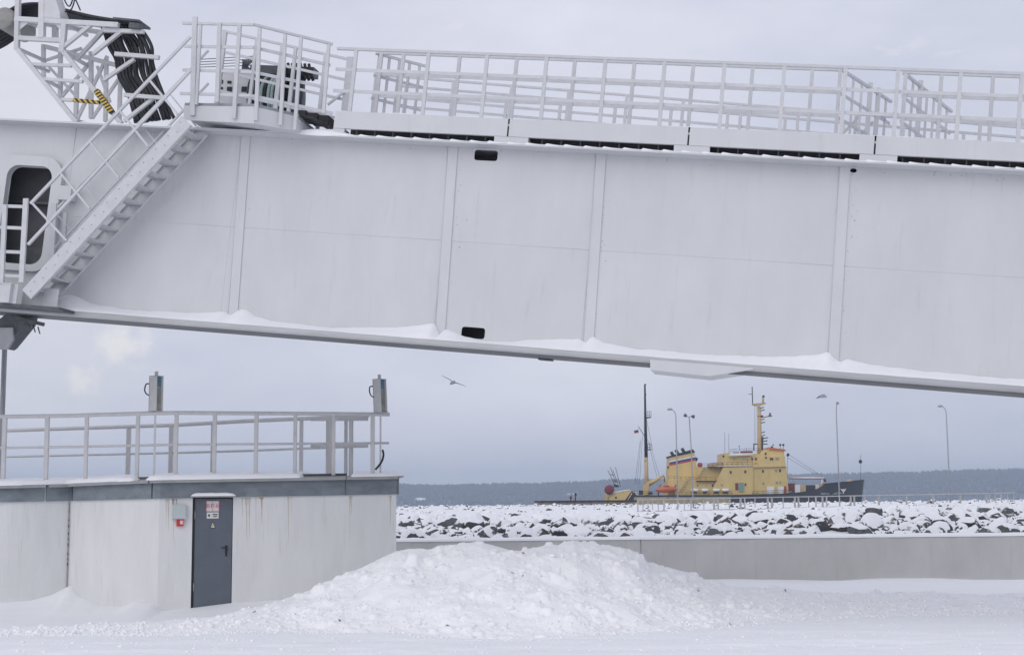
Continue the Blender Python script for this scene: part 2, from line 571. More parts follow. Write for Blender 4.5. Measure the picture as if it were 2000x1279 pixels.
_dr = [(-200, 1180), (0, 1176), (60, 1172), (100, 1161), (137, 1141), (156, 1163), (195, 1180), (240, 1183), (266, 1172), (300, 1178), (316, 1192), (374, 1187), (452, 1177), (520, 1172), (600, 1168), (774, 1166)]
_drx, _drz = [], []
for (x, y) in _dr:
    Yw = float(wall_y(at(x, hz(x), 28.5).x))
    p = at(x, y, Yw); _drx.append(p.x); _drz.append(p.z)


def ground_z(X, Y):
    d = np.maximum(0, wall_y(X) - Y)
    hw = np.interp(X, _drx, _drz)
    soft = np.exp(-(d / 0.75) ** 1.3) * np.clip((X + 13.5), 0, 1) * np.clip((-1.5 - X) / 0.8, 0, 1)
    z = 0.035 * fbm(X, Y * 1.6, 2.2, 4, 11) + 0.03 * fbm(X, Y, 6, 2, 21)
    # packed tracks that run across in front
    tr = np.exp(-((Y - 21.3 - 0.25 * np.sin(X * 0.3)) / 0.3) ** 2) + 0.8 * np.exp(-((Y - 22.9 - 0.2 * np.sin(X * 0.25 + 1)) / 0.28) ** 2) + 0.7 * np.exp(-((Y - 19.6) / 0.35) ** 2)
    z += tr * (-0.045 + 0.06 * fbm(X * 0.6, Y * 3, 0.5, 3, 41))
    rough = np.clip((25.5 - Y) / 2.5, 0, 1)
    z += rough * 0.035 * fbm(X * 0.5, Y * 1.6, 0.45, 3, 55)
    # drift along the concrete wall
    z += 0.10 * np.exp(-np.maximum(0, 36.6 - Y) / 1.4) * np.clip(X + 1, 0, 1) * (1 + fbm(X, Y, 2.5, 2, 61))
    return z * (1 - soft) + hw * soft


def axis(segs):
    out = []
    for a, b, st in segs:
        out += list(np.arange(a, b, st))
    return np.array(out)


gx = axis([(-70, -14, 2.0), (-14, -9, 0.12), (-9, 11, 0.06), (11, 15, 0.12), (15, 71, 2.0)])
gy = axis([(-40, 17, 1.5), (17, 30, 0.06), (30, 37.2, 0.12)])
X, Y = np.meshgrid(gx, gy)
o = meshobj('snow_ground', grid_mesh('snow_ground', X, Y, ground_z(X, Y), M['snow']))
tag(o, 'packed and drifted snow covering the yard', 'snow', kind='structure')

# ------------------------------------------------------------------ ploughed snow bank
sil = [(60, 1224, 25.2), (150, 1216, 25.2), (240, 1214, 25.4), (330, 1213, 25.5), (420, 1204, 25.8), (500, 1184, 26.2), (580, 1165, 26.8), (640, 1131, 27.0), (680, 1110, 27.0), (740, 1090, 27.1), (775, 1076, 27.1), (850, 1069, 27.1), (900, 1062, 27), (940, 1056, 27), (985, 1064, 27), (1015, 1072, 27), (1045, 1068, 27), (1080, 1064, 27), (1120, 1057, 27), (1150, 1063, 27.1), (1200, 1073, 27.2), (1230, 1076, 27.3), (1250, 1087, 27.4), (1265, 1104, 27.5), (1300, 1113, 27.8), (1360, 1128, 28.2), (1385, 1137, 28.4), (1450, 1146, 28.8), (1550, 1152, 29.2), (1650, 1160, 29.3), (1720, 1157, 29.4), (1800, 1158, 29.5), (1900, 1161, 29.5), (2000, 1159, 29.5), (2200, 1162, 29.6), (2500, 1164, 29.6)]
sx_, sy_, sz_ = [], [], []
for (x, y, Yc) in sil:
    p = at(x, y, Yc); sx_.append(p.x); sy_.append(Yc); sz_.append(p.z)
GS = 0.02
bx = np.arange(-9.6, 13.5, GS); by = np.arange(22.4, 30.9, GS)
X, Y = np.meshgrid(bx, by)
wob = 0.3 * fbm(X, Y, 1.8, 3, 71)
cy_ = np.interp(X, sx_, sy_) + wob
hc = np.interp(X, sx_, sz_)
lf = np.interp(X, [-9.5, -7, -5, -3, -1, 1, 3.2, 4.5, 7, 14], [0.8, 1.2, 1.9, 2.9, 3.6, 3.7, 3.6, 3.2, 2.8, 2.7])
lb = np.interp(X, [-9.5, -5, -1, 3, 5, 14], [0.45, 0.8, 1.6, 1.6, 0.9, 0.6])
t = np.where(Y < cy_, (cy_ - Y) / lf, (Y - cy_) / lb)
shape = np.clip(1 - t, 0, 1) ** 1.12
shape = np.where(t < 0.18, shape * 0 + (1 - 0.18) ** 1.12 + (0.18 - t) * 0.62, shape)
H = hc * shape / shape.max()
H *= 1 + 0.22 * fbm(X, Y, 0.9, 3, 81) * np.clip(t * 2, 0, 1)
edge = np.clip((1.02 - t) / 0.12, 0, 1)
amp = np.clip(hc / 0.7, 0.25, 1) * edge
H += amp * (0.15 * fbm(X, Y, 0.6, 4, 91, 0.5))
G = ground_z(X, Y)
Z = G + H
r = np.random.RandomState(5)
# broken clods, from fist to head size, packed into the surface
nl = 60000
cx_ = r.uniform(bx[0] + 0.3, bx[-1] - 0.3, nl); cyy = r.uniform(by[0] + 0.3, by[-1] - 0.3, nl)
rad = 0.018 + 0.026 * r.rand(nl) + 0.09 * r.rand(nl) ** 16
ix = np.clip(((cx_ - bx[0]) / GS).astype(int), 0, len(bx) - 1); iy = np.clip(((cyy - by[0]) / GS).astype(int), 0, len(by) - 1)
tt = t[iy, ix]; hh = hc[iy, ix]
big = (r.rand(nl) < 0.005) & (hh > 0.3)
rad = np.where(big, 0.06 + 0.15 * r.rand(nl) ** 2, rad)
patch = np.clip(0.5 + 2.2 * fbm(cx_, cyy, 1.1, 3, 171), 0, 0.93)
Z0 = Z.copy()
for k in range(nl):
    if tt[k] > 1.08 or r.rand() < 0.3 + 0.3 * (hh[k] < 0.5) or (r.rand() < patch[k] and not big[k]):
        continue
    rr = rad[k] * (0.75 + 0.25 * min(1, hh[k] / 0.7))
    m = int(rr / GS) + 2
    a0, a1 = max(0, iy[k] - m), min(len(by), iy[k] + m + 1); b0, b1 = max(0, ix[k] - m), min(len(bx), ix[k] + m + 1)
    ang = r.rand() * 3.14; ca, sa = math.cos(ang), math.sin(ang)
    dx = X[a0:a1, b0:b1] - cx_[k]; dy = Y[a0:a1, b0:b1] - cyy[k]
    p = np.abs(dx * ca + dy * sa); q = np.abs(-dx * sa + dy * ca) * (1.0 + 0.5 * r.rand())
    dd = np.maximum(p, q) * 0.55 + 0.45 * np.hypot(p, q)
    cap = Z0[iy[k], ix[k]] + rr * (1.0 * np.clip(1.3 * (1 - (dd / rr) ** 2), -1, 0.85) * (0.35 + 0.6 * r.rand()) - 0.12)
    sub = Z[a0:a1, b0:b1]
    Z[a0:a1, b0:b1] = np.where(dd < rr, np.maximum(sub, cap), sub)
Zs = Z.copy()
Zs[1:-1, 1:-1] = (4 * Z[1:-1, 1:-1] + Z[:-2, 1:-1] + Z[2:, 1:-1] + Z[1:-1, :-2] + Z[1:-1, 2:]) / 8
Z = Zs + edge * 0.008 * (r.rand(*Z.shape) - 0.5)
Z = np.where(t > 1.02, G - 0.06, Z)
Z = np.where(Y > wall_y(X) + 0.2, np.minimum(Z, 1.0), Z)
bank = meshobj('snow_bank', grid_mesh('snow_bank', X, Y, Z, M['pile']))
tag(bank, 'tall lumpy heap of ploughed white snow between the pump house and the concrete wall', 'snow bank')
# loose clods rolled off the bank
me_cl = []
for k in range(5):
    bm = bmesh.new(); bmesh.ops.create_icosphere(bm, subdivisions=2, radius=1)
    sc = (1, rnd.uniform(0.6, 0.95), rnd.uniform(0.55, 0.85))
    for v in bm.verts:
        nn = mnoise.noise(v.co * 1.3 + Vector((k * 9, 0, 0)))
        v.co = Vector((v.co.x * sc[0], v.co.y * sc[1], v.co.z * sc[2])) * (1 + 0.35 * nn)
    me_cl.append([(v.co.copy()) for v in bm.verts]); fcl = [tuple(v.index for v in f.verts) for f in bm.faces]
    bm.free()
mb = MB()
for k in range(2200):
    u = rnd.random()
    xx = rnd.uniform(-9, 14)
    c = float(np.interp(xx, sx_, sy_)); L = float(np.interp(xx, [-9.5, -7, -5, -3, -1, 1, 3.2, 4.5, 7, 14], [0.8, 1.2, 1.9, 2.9, 3.6, 3.7, 3.6, 3.2, 2.8, 2.7]))
    tq = rnd.random() ** 0.6 * 1.2 - 0.04
    yy = c - L * tq
    i = int((xx - bx[0]) / GS); j = int((yy - by[0]) / GS)
    if not (0 <= i < len(bx) and 0 <= j < len(by)):
        continue
    zz = max(Z[j, i], G[j, i])
    rr = rnd.uniform(0.012, 0.034) * (1 if tq > 0.9 else 1.25)
    if rnd.random() < 0.05 and tq < 1:
        rr *= 1.9
    a = rnd.random() * 6.28; ca, sa = math.cos(a), math.sin(a)
    P = rnd.choice(me_cl)
    mb.add([(xx + rr * (p.x * ca - p.y * sa), yy + rr * (p.x * sa + p.y * ca), zz + rr * (p.z + 0.3)) for p in P], fcl, 0, True)
for k in range(1000):
    yy = rnd.uniform(18.8, 25.5); xx = rnd.uniform(-0.40, 0.40) * yy
    if rnd.random() < 0.5:
        yy = rnd.choice((19.6, 21.3, 22.9)) + rnd.gauss(0, 0.28)
    zz = float(ground_z(np.array([xx]), np.array([yy]))[0]); rr = rnd.uniform(0.006, 0.018) + 0.02 * rnd.random() ** 8
    P = rnd.choice(me_cl)
    mb.add([(xx + rr * p.x, yy + rr * p.y, zz + rr * (p.z + 0.3)) for p in P], fcl, 0, True)
o = mb.build('snow_clods', M['pile'], bank, fix=False)
o['kind'] = 'stuff'
# specks of grit and twigs thrown up with the snow
mb = MB()
for k in range(9):
    xx = rnd.uniform(-6, 6)
    c = float(np.interp(xx, sx_, sy_)); tq = rnd.uniform(0.1, 0.95); L = float(np.interp(xx, [-9.5, -5, -1, 3.2, 7, 14], [0.8, 1.9, 3.6, 3.6, 2.8, 2.7]))
    yy = c - L * tq
    i = int((xx - bx[0]) / GS); j = int((yy - by[0]) / GS)
    zz = max(Z[j, i], G[j, i]) + 0.012
    a = rnd.random() * 6.28; L2 = rnd.uniform(0.012, 0.05)
    mb.bar((xx - L2 * math.cos(a), yy - L2 * math.sin(a), zz), (xx + L2 * math.cos(a), yy + L2 * math.sin(a), zz + rnd.uniform(-0.01, 0.03)), rnd.uniform(0.01, 0.022))
o = mb.build('grit', mat('dirty_ice_grit', (0.20, 0.17, 0.15), 0.8), bank)
o['kind'] = 'stuff'

# ------------------------------------------------------------------ concrete wall
wallroot = thing('concrete_wall', 'low grey concrete wall of long panels in front of the snowy boulders', 'wall', (3.3, 36.9, 0))
wa = plan(700, 36.5); wb = plan(2000, 37.5)
wdir = (Vector(wb) - Vector(wa)).normalized()
wn_ = Vector((-wdir.y, wdir.x))


def on_wall(s, d):
    """s metres along the wall from its visible joint, d metres behind its face"""
    j = Vector(plan(1250, 36.92))
    return j + wdir * s + wn_ * d


for (s0, s1) in ((-13.0, -0.012), (0.012, 13.2), (13.224, 26.0)):
    mb = MB()
    a, b, c, d = on_wall(s0, 0), on_wall(s1, 0), on_wall(s1, 0.35), on_wall(s0, 0.35)
    ch = 0.025
    a2, b2, c2, d2 = on_wall(s0, ch), on_wall(s1, ch), on_wall(s1, 0.35 - ch), on_wall(s0, 0.35 - ch)
    z0, z1 = -0.4, 1.17
    vs = [(*p, z0) for p in (a, b, c, d)] + [(*p, z1 - ch) for p in (a, b, c, d)] + [(*p, z1) for p in (a2, b2, c2, d2)]
    fs = [(0, 1, 5, 4), (1, 2, 6, 5), (2, 3, 7, 6), (3, 0, 4, 7), (4, 5, 9, 8), (5, 6, 10, 9), (6, 7, 11, 10), (7, 4, 8, 11), (8, 9, 10, 11), (3, 2, 1, 0)]
    mb.add([Vector(v) - Vector((3.3, 36.9, 0)) for v in vs], fs)
    mb.build('wall_panel', M['concrete'], wallroot)
mb = MB()
a, b = on_wall(0.0, 0.03), on_wall(0.0, 0.3)
mb.bar((a.x - 3.3, a.y - 36.9, -0.3), (a.x - 3.3, a.y - 36.9, 1.12), 0.03, 0.03)
mb.build('joint_seal', M['galv'], wallroot)
# snow on top of the wall
mb = MB()
n = 220
for i in range(n + 1):
    s = -9 + 33 * i / n
    k = 0.05 + 0.03 * mnoise.noise(Vector((s * 0.7, 0, 0))) + 0.02 * mnoise.noise(Vector((s * 3, 4, 0)))
    f_ = on_wall(s, -0.02 + 0.02 * mnoise.noise(Vector((s * 1.7, 9, 0)))); m_ = on_wall(s, 0.10); q_ = on_wall(s, 0.6)
    mb.v += [(f_.x, f_.y, 1.155), (f_.x, f_.y + 0.005, 1.165 + k * 0.5), (m_.x, m_.y, 1.17 + k), (q_.x, q_.y, 1.19 + k)]
    if i:
        b0 = (i - 1) * 4
        for j in range(3):
            mb.f.append((b0 + j, b0 + 4 + j, b0 + 5 + j, b0 + 1 + j)); mb.m.append(0); mb.sm.append(True)
tag(mb.build('wall_snow', M['snow']), 'thin snow lying along the top of the concrete wall', 'snow', kind='stuff')

# ------------------------------------------------------------------ breakwater: snowy ground, boulders
def bw_z(X, Y):
    z = np.interp(Y, [36.0, 37.2, 39, 41, 44, 48, 60, 80, 95, 100, 130, 165, 195, 205, 215], [0.95, 1.0, 1.10, 1.24, 1.40, 1.42, 1.36, 1.27, 1.38, 1.42, 1.55, 1.68, 1.78, 0.5, -3.4])
    z = z + np.clip((X / Y - 0.09) / 0.27, 0, 1) * np.clip((Y - 40) / 8, 0, 1) * np.interp(Y, [40, 48, 100, 130, 195], [0.12, 0.16, 0.36, 0.34, 0.16])
    return z


def wall_line(X):
    return 36.9 + np.clip(X - 3.3, -13, 26) * 0.0575


def bw_full(X, Y):
    a = np.clip((Y - 37) / 4, 0.2, 1)
    far = np.interp(Y, [46, 60, 110, 160], [1, 0.35, 0.5, 1])
    return bw_z(X, Y) + a * far * (0.20 * fbm(X, Y, 1.1, 3, 101) + 0.12 * fbm(X, Y, 7, 2, 111))


gx = axis([(-60, -5, 2.0), (-5, 18, 0.15), (18, 110, 0.8)])
gy = axis([(37.1, 50, 0.15), (50, 90, 0.5), (90, 217, 1.2)])
X, Y = np.meshgrid(gx, gy)
Y = np.maximum(Y, wall_line(X) + 0.32)
o = meshobj('breakwater_ground', grid_mesh('breakwater_ground', X, Y, bw_full(X, Y), M['snow']))
tag(o, 'snow-covered breakwater between the boulders', 'ground', kind='structure')


def rock_mesh(seed, sub, mname, cap=True):
    q = random.Random(seed)
    bm = bmesh.new(); bmesh.ops.create_icosphere(bm, subdivisions=sub, radius=1)
    sc = (q.uniform(0.9, 1.25), q.uniform(0.75, 1.0), q.uniform(0.55, 0.8))
    pl = []
    for k in range(11):
        d = Vector((q.gauss(0, 1), q.gauss(0, 1), q.gauss(0, 0.7))).normalized()
        pl.append((d, q.uniform(0.45, 0.78)))
    for v in bm.verts:
        p = v.co.copy()
        for d, c in pl:
            e = p.dot(d) - c
            if e > 0:
                p -= d * e * 0.985
        p *= 1 + 0.05 * mnoise.noise(p * 2.2 + Vector((seed, 0, 0)))
        v.co = Vector((p.x * sc[0], p.y * sc[1], p.z * sc[2])) * 1.2
    bm.normal_update()
    me = bpy.data.meshes.new('boulder'); bm.to_mesh(me); me.materials.append(M[mname])
    vs = [v.co.copy() for v in bm.verts]; fs = [tuple(v.index for v in f.verts) for f in bm.faces]
    capme = None
    if cap:
        keep = [f for f in bm.faces if f.normal.z > 0.50 and f.calc_center_median().z > -0.2]
        ids = {}
        cnt = {}
        for f in keep:
            for v in f.verts:
                cnt[v.index] = cnt.get(v.index, 0) + 1
        for f in keep:
            for v in f.verts:
                ids.setdefault(v.index, len(ids))
        full = {v.index: len(v.link_faces) for v in bm.verts}
        cv = [None] * len(ids)
        for i, j in ids.items():
            v = bm.verts[i] if False else None
        bm.verts.ensure_lookup_table()
        for i, j in ids.items():
            v = bm.verts[i]
            inner = cnt[i] == full[i]
            cv[j] = v.co + (v.normal * 0.03 + Vector((0, 0, 0.06)) if inner else v.normal * 0.015 - Vector((0, 0, 0.01)))
        mb = MB(); mb.add(cv, [tuple(ids[v.index] for v in f.verts) for f in keep], 0, True)
        capme = mb.mesh('snow_cap', M['snow'], fix=False)
    bm.free()
    return me, capme, vs, fs


protos = []
for k in range(12):
    protos.append(rock_mesh(100 + k, 3, ('rock0', 'rock1', 'rock0', 'rock2', 'rock0', 'rock0')[k % 6]) + (('grey', 'reddish brown', 'grey', 'dark', 'grey', 'grey')[k % 6],))
lowp = [rock_mesh(200 + k, 2, 'rock0', False) for k in range(6)]
cand = []
q = random.Random(3)
cells = {}


def try_rock(x, y, rr, tight):
    key = (int(x // 1.2), int(y // 1.2))
    for a in (-1, 0, 1):
        for b in (-1, 0, 1):
            for (x2, y2, r2) in cells.get((key[0] + a, key[1] + b), ()):
                if (x - x2) ** 2 + (y - y2) ** 2 < (tight * (rr + r2)) ** 2:
                    return False
    cells.setdefault(key, []).append((x, y, rr))
    cand.append((x, y, rr))
    return True


for k in range(16000):
    y = 37.95 + 9.0 * q.random() ** 0.9
    x = q.uniform(-5, 17.5) * y / 38
    rr = 0.11 + 0.27 * q.random() ** 1.5
    if y < 38.3 and rr > 0.28:
        continue
    try_rock(x, y + float(wall_line(x)) - 36.9, rr, 0.78)
for k in range(12000):
    y = 46.5 + 150 * q.random() ** 1.7
    x = q.uniform(-0.09, 0.40) * y
    rr = 0.13 + 0.26 * q.random() ** 1.6
    if (y > 60 and q.random() < 0.45) or (70 < y < 165 and q.random() < 0.75):
        continue
    try_rock(x, y, rr, 0.85 if y < 60 else 1.5)
scored = []
for (x, y, rr) in cand:
    px = 1000 + FPX * x / y
    vis = 768 < px < 2010
    scored.append((rr / y if vis else -1, x, y, rr))
scored.sort(reverse=True)
zs = bw_full(np.array([s[1] for s in scored]), np.array([s[2] for s in scored]))
mb = MB()
for k, (s_, x, y, rr) in enumerate(scored):
    z = float(zs[k])
    if k < 300:
        me, cme, _, _, tint = protos[q.randrange(len(protos))]
        o = meshobj('boulder', me, None, (x, y, z + rr * q.uniform(-0.10, 0.22)))
        o.rotation_euler = (q.uniform(-0.3, 0.3), q.uniform(-0.3, 0.3), q.uniform(0, 6.28))
        o.scale = (rr, rr, rr)
        tag(o, {'grey': 'snow-capped grey boulder in the stone bank behind the concrete wall', 'reddish brown': 'snow-capped reddish brown boulder in the stone bank behind the concrete wall', 'dark': 'snow-capped dark boulder in the stone bank behind the concrete wall'}[tint], 'boulder', {'grey': 'grey boulders of the breakwater', 'reddish brown': 'reddish brown boulders of the breakwater', 'dark': 'dark boulders of the breakwater'}[tint])
        c = meshobj('snow_cap', cme, o)
    else:
        _, _, vs, fs = lowp[q.randrange(len(lowp))]
        a = q.uniform(0, 6.28); ca, sa = math.cos(a), math.sin(a)
        sk = q.uniform(-0.35, 0.15) - (0.2 if 64 < y < 120 else 0)
        mb.add([(x + rr * (p.x * ca - p.y * sa), y + rr * (p.x * sa + p.y * ca), z + rr * (p.z + sk)) for p in vs], fs, q.choice((0, 0, 1, 2)))
tag(mb.build('rubble_stones', [M['rock0'], M['rock1'], M['rock2']], fix=False), 'small snow-dusted stones scattered over the breakwater', 'stones', kind='stuff')

# ------------------------------------------------------------------ sea and far shore
mb = MB()
mb.add([(-6500, 198, -3), (6500, 198, -3), (6500, 5900, -3), (-6500, 5900, -3)], [(0, 1, 2, 3)])
tag(mb.build('sea', M['water']), 'grey cold water beyond the breakwater', 'water', kind='structure')


def ridge(X):
    px = 1000 + FPX * X / 4300
    e = np.interp(px, [-2500, -500, 780, 1000, 1200, 1400, 1600, 1700, 1850, 2000, 2600, 4500], [46, 38, 39, 40, 43, 48, 51, 52, 55, 57, 62, 50])
    return EYE + e * 4300 / FPX - 11


def hill_z(X, Y):
    r_ = ridge(X) * (1 + 0.05 * fbm(X, Y * 0, 900, 3, 131))
    up = smooth01((Y - 3550) / 750)
    down = smooth01((Y - 4500) / 1300)
    return -6 + (r_ + 6) * up * (1 - 0.5 * down) + 9 * fbm(X, Y, 420, 4, 141) * up


X, Y = np.meshgrid(np.arange(-6000, 6001, 50), np.arange(3500, 5851, 50))
o = meshobj('far_hills', grid_mesh('far_hills', X, Y, hill_z(X, Y), M['hill']))
tag(o, 'long low hazy wooded shore across the water', 'hills', kind='structure')
r = np.random.RandomState(9)
nt_ = 15000
tx = r.uniform(-1500, 2100, nt_); ty = 3600 + 800 * r.rand(nt_) ** 0.55
keep = np.hypot((tx - (-247)) / 22, (ty - 3830) / 50) > 1
keep &= np.hypot((tx - 160) / 16, (ty - 3900) / 40) > 1
tx, ty = tx[keep], ty[keep]
tz = hill_z(tx, ty)
th = 8 + 9 * r.rand(len(tx)) ** 1.3 * (0.6 + 0.8 * (vnoise(tx / 60, tx * 0, 151) + 0.5)); tw = 3.0 + 3.5 * r.rand(len(tx))
ang = np.arange(5) * 2 * math.pi / 5
V, Fc = [], []
for k in range(len(tx)):
    b0 = len(V)
    V.append((tx[k], ty[k], tz[k] - 1)); V.append((tx[k] + r.uniform(-1, 1), ty[k], tz[k] + th[k]))
    for a in ang:
        s = tw[k] * r.uniform(0.7, 1.2)
        V.append((tx[k] + s * math.cos(a), ty[k] + s * math.sin(a), tz[k] + th[k] * r.uniform(0.3, 0.65)))
    for i in range(5):
        Fc.append((b0, b0 + 2 + (i + 1) % 5, b0 + 2 + i)); Fc.append((b0 + 1, b0 + 2 + i, b0 + 2 + (i + 1) % 5))
me = bpy.data.meshes.new('far_forest'); me.from_pydata(V, [], Fc); me.materials.append(M['forest'])
tag(meshobj('far_forest', me), 'dense bare winter forest covering the far shore', 'forest', kind='stuff')
for (cx0, cy0, rx, ry) in ((-247, 3830, 20, 46), (160, 3900, 14, 36)):
    mb = MB(); vs = []
    for i in range(14):
        a = i * math.tau / 14; k = r.uniform(0.6, 1.1)
        xx, yy = cx0 + rx * k * math.cos(a), cy0 + ry * k * math.sin(a)
        vs.append((xx, yy, float(hill_z(np.array([xx]), np.array([yy]))[0]) + 4))
    c = (cx0, cy0, float(hill_z(np.array([cx0]), np.array([cy0]))[0]) + 5)
    mb.add([c] + vs, [(0, i + 1, (i + 1) % 14 + 1) for i in range(14)])
    tag(mb.build('snow_clearing', M['snow']), 'white snow clearing among the trees of the far shore', 'clearing', kind='structure')

# ================================================================== THE BOOM
# local frame: x along the boom (towards its low end), y away from the yard side, z square to both
BU = Vector((0.97596, -0.19005, -0.10668)).normalized()
BV = Vector((-BU.y, BU.x, 0)).normalized()
BW = BU.cross(BV)
BO = at(1000, 640, 25.0)
BM = Matrix(((BU.x, BV.x, BW.x, BO.x), (BU.y, BV.y, BW.y, BO.y), (BU.z, BV.z, BW.z, BO.z), (0, 0, 0, 1)))


def bl(x, y, v):
    """surveyed point on the plane v metres behind the boom's near web, in the boom's frame"""
    d = ray(x, y)
    e = Vector((0, 0, EYE))
    t = ((BO + BV * v) - e).dot(BV) / d.dot(BV)
    p = e + d * t - BO
    return Vector((p.dot(BU), v, p.dot(BW)))


def boomthing(name, label, cat, group=None):
    o = thing(name, label, cat, (0, 0, 0), group)
    o.matrix_world = BM
    return o


boom = boomthing('loading_boom', 'huge white steel box girder boom sloping across the view with walkway on top', 'boom')
ZB, ZT, ZS = -0.36, 3.20, 1.48          # bottom flange, top flange, weld seam
UV = lambda p, q, d: (p, d, q)


def rrect(x0, x1, z0, z1, rr, n=6):
    out = []
    for cx, cz, a0 in ((x1 - rr, z0 + rr, -90), (x1 - rr, z1 - rr, 0), (x0 + rr, z1 - rr, 90), (x0 + rr, z0 + rr, 180)):
        for i in range(n + 1):
            a = math.radians(a0 + 90 * i / n)
            out.append((cx + rr * math.cos(a), cz + rr * math.sin(a)))
    return out


XS = [-15.0, -8.88, -5.50, -1.42, 1.26, 5.51, 9.6, 13.5]
opening = rrect(-10.12, -9.17, 0.50, 2.38, 0.22, 8)
cut_hi = rrect(-1.00, -0.57, 2.98, 3.175, 0.05, 4)
cut_lo = rrect(-0.91, -0.48, -0.245, -0.045, 0.05, 4)
bolt_hole = [(5.68 + 0.055 * math.cos(a), 3.145 + 0.04 * math.sin(a)) for a in [math.tau * i / 14 for i in range(14)]]
g = 0.0012
for i in range(len(XS) - 1):
    x0, x1 = XS[i] + g, XS[i + 1] - g
    if i == 0:          # one plate round the access opening
        mb = MB(); mb.extrude([(x0, ZB), (x1, ZB), (x1, ZT), (x0, ZT)], (0.0, 0.02), [opening], UV)
        mb.build('web_plate', M['boom'], boom)
        continue
    for (z0, z1) in ((ZB, ZS - g), (ZS + g, ZT)):
        hs = []
        if i == 3:
            hs = [cut_hi] if z0 > 1 else [cut_lo]
        if i == 5 and z0 > 1:
            hs = [bolt_hole]
        mb = MB(); mb.extrude([(x0, z0), (x1, z0), (x1, z1), (x0, z1)], (0.0, 0.02), hs, UV)
        mb.build('web_plate', M['boom'], boom)
# weld beads along the seam
for i in range(1, len(XS) - 1):
    mb = MB(); mb.tube([(XS[i] + 0.02, -0.0005, ZS), (XS[i + 1] - 0.02, -0.0005, ZS)], 0.0035, 6)
    mb.build('weld_bead', M['boom'], boom)
mb = MB(); mb.tube([(-8.88, 0, ZB), (-8.88, 0, ZT)], 0.007, 6); mb.build('weld_bead', M['boom'], boom)
# far web and the diaphragms inside
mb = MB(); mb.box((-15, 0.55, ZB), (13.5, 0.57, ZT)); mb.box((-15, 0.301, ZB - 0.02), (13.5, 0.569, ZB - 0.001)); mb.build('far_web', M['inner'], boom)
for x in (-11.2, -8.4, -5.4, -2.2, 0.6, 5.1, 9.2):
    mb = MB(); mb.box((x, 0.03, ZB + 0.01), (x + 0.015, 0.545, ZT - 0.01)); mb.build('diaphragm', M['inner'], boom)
mb = MB(); mb.box((-11.1, 0.45, 0.2), (-8.5, 0.50, 0.9)); mb.box((-11.1, 0.40, 1.75), (-8.5, 0.5, 1.80)); mb.build('inner_stiffener', M['bracket'], boom)
# flanges
mb = MB(); mb.box((-15, -0.36, ZT), (13.5, 0.95, ZT + 0.035)); mb.build('top_flange', M['boom'], boom)
lip = []
mb = MB()
prof = [(-0.47, -0.36), (-0.495, -0.372), (-0.505, -0.40), (-0.505, -0.44), (-0.495, -0.465), (-0.47, -0.475), (0.30, -0.475), (0.30, -0.36)]
mb.v = [(x, p[0], p[1]) for x in (-15, 13.5) for p in prof]
n = len(prof)
for i in range(n):
    j = (i + 1) % n
    mb.f.append((i, j, j + n, i + n)); mb.m.append(0); mb.sm.append(i in (0, 1, 2, 3, 4))
mb.f.append(tuple(range(n))); mb.f.append(tuple(range(n, 2 * n))); mb.m += [0, 0]; mb.sm += [False, False]
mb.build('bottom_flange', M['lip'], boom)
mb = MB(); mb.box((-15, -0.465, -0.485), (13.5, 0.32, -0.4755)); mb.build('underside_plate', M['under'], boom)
# runner rail below the flange
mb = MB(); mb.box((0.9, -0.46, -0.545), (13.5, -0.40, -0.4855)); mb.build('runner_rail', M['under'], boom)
mb = MB(); mb.box((0.5, 0.10, -0.515), (0.75, 0.28, -0.4855)); mb.build('pad_plate', M['bracket'], boom)
# box stiffeners: a flat face about 0.2 m wide standing proud of the web
for (xt, yt, xb, yb) in ((469, 265, 443, 628), (874, 284, 848, 657), (1163, 299, 1138, 676), (1640, 318, 1616, 708)):
    ut = bl(xt, yt, -0.06).x; ub = bl(xb, yb, -0.06).x
    wv = 0.185
    mb = MB(); mb.extrude([(ub, ZB + 0.001), (ub + wv, ZB + 0.001), (ut + wv, ZT - 0.001), (ut, ZT - 0.001)], (-0.022, -0.0005), (), UV)
    o = mb.build('rib', M['boom'], boom)
    mb = MB(); mb.tube([(ub + 0.004, -0.0225, ZB + 0.01), (ut + 0.004, -0.0225, ZT - 0.01)], 0.006, 5); mb.build('weld_bead', M['boom'], o)
mb = MB(); mb.box((9.6, -0.10, ZB + 0.001), (9.79, -0.0005, ZT - 0.001)); mb.build('rib', M['boom'], boom)
# rust specks and scuffs where plates meet
mb = MB(); qs = random.Random(12)
for k in range(150):
    if k < 110:
        x = qs.choice((-5.3, -1.2, 1.45, 5.62, 5.72)) + qs.gauss(0, 0.06); z = qs.uniform(-0.1, 3.1)
    elif k < 160:
        x = qs.uniform(-5, 8.6); z = 3.19 - abs(qs.gauss(0, 0.06))
    else:
        x = qs.uniform(-8.5, 8.6); z = qs.uniform(0, 3.1)
    r_ = qs.uniform(0.003, 0.009); y_ = -0.1006 if False else -0.0016
    n_ = 5; c = [(x + r_ * qs.uniform(0.6, 1.4) * math.cos(i * math.tau / n_), y_, z + r_ * qs.uniform(0.6, 1.6) * math.sin(i * math.tau / n_)) for i in range(n_)]
    mb.add(c, [tuple(range(n_))])
o = mb.build('rust_specks', mat('dark_rust_specks', (0.12, 0.09, 0.075), 0.8), boom); o['kind'] = 'stuff'
# collar round the access opening
mb = MB(); mb.extrude(rrect(-10.40, -8.98, 0.36, 2.58, 0.38, 10), (-0.13, -0.001), [rrect(-10.13, -9.18, 0.49, 2.39, 0.23, 8)], UV)
mb.build('access_collar', M['boom'], boom)
mb = MB(); mb.box((-8.93, -0.25, 1.75), (-8.68, -0.001, 2.02)); mb.build('junction_box', M['boom'], boom)
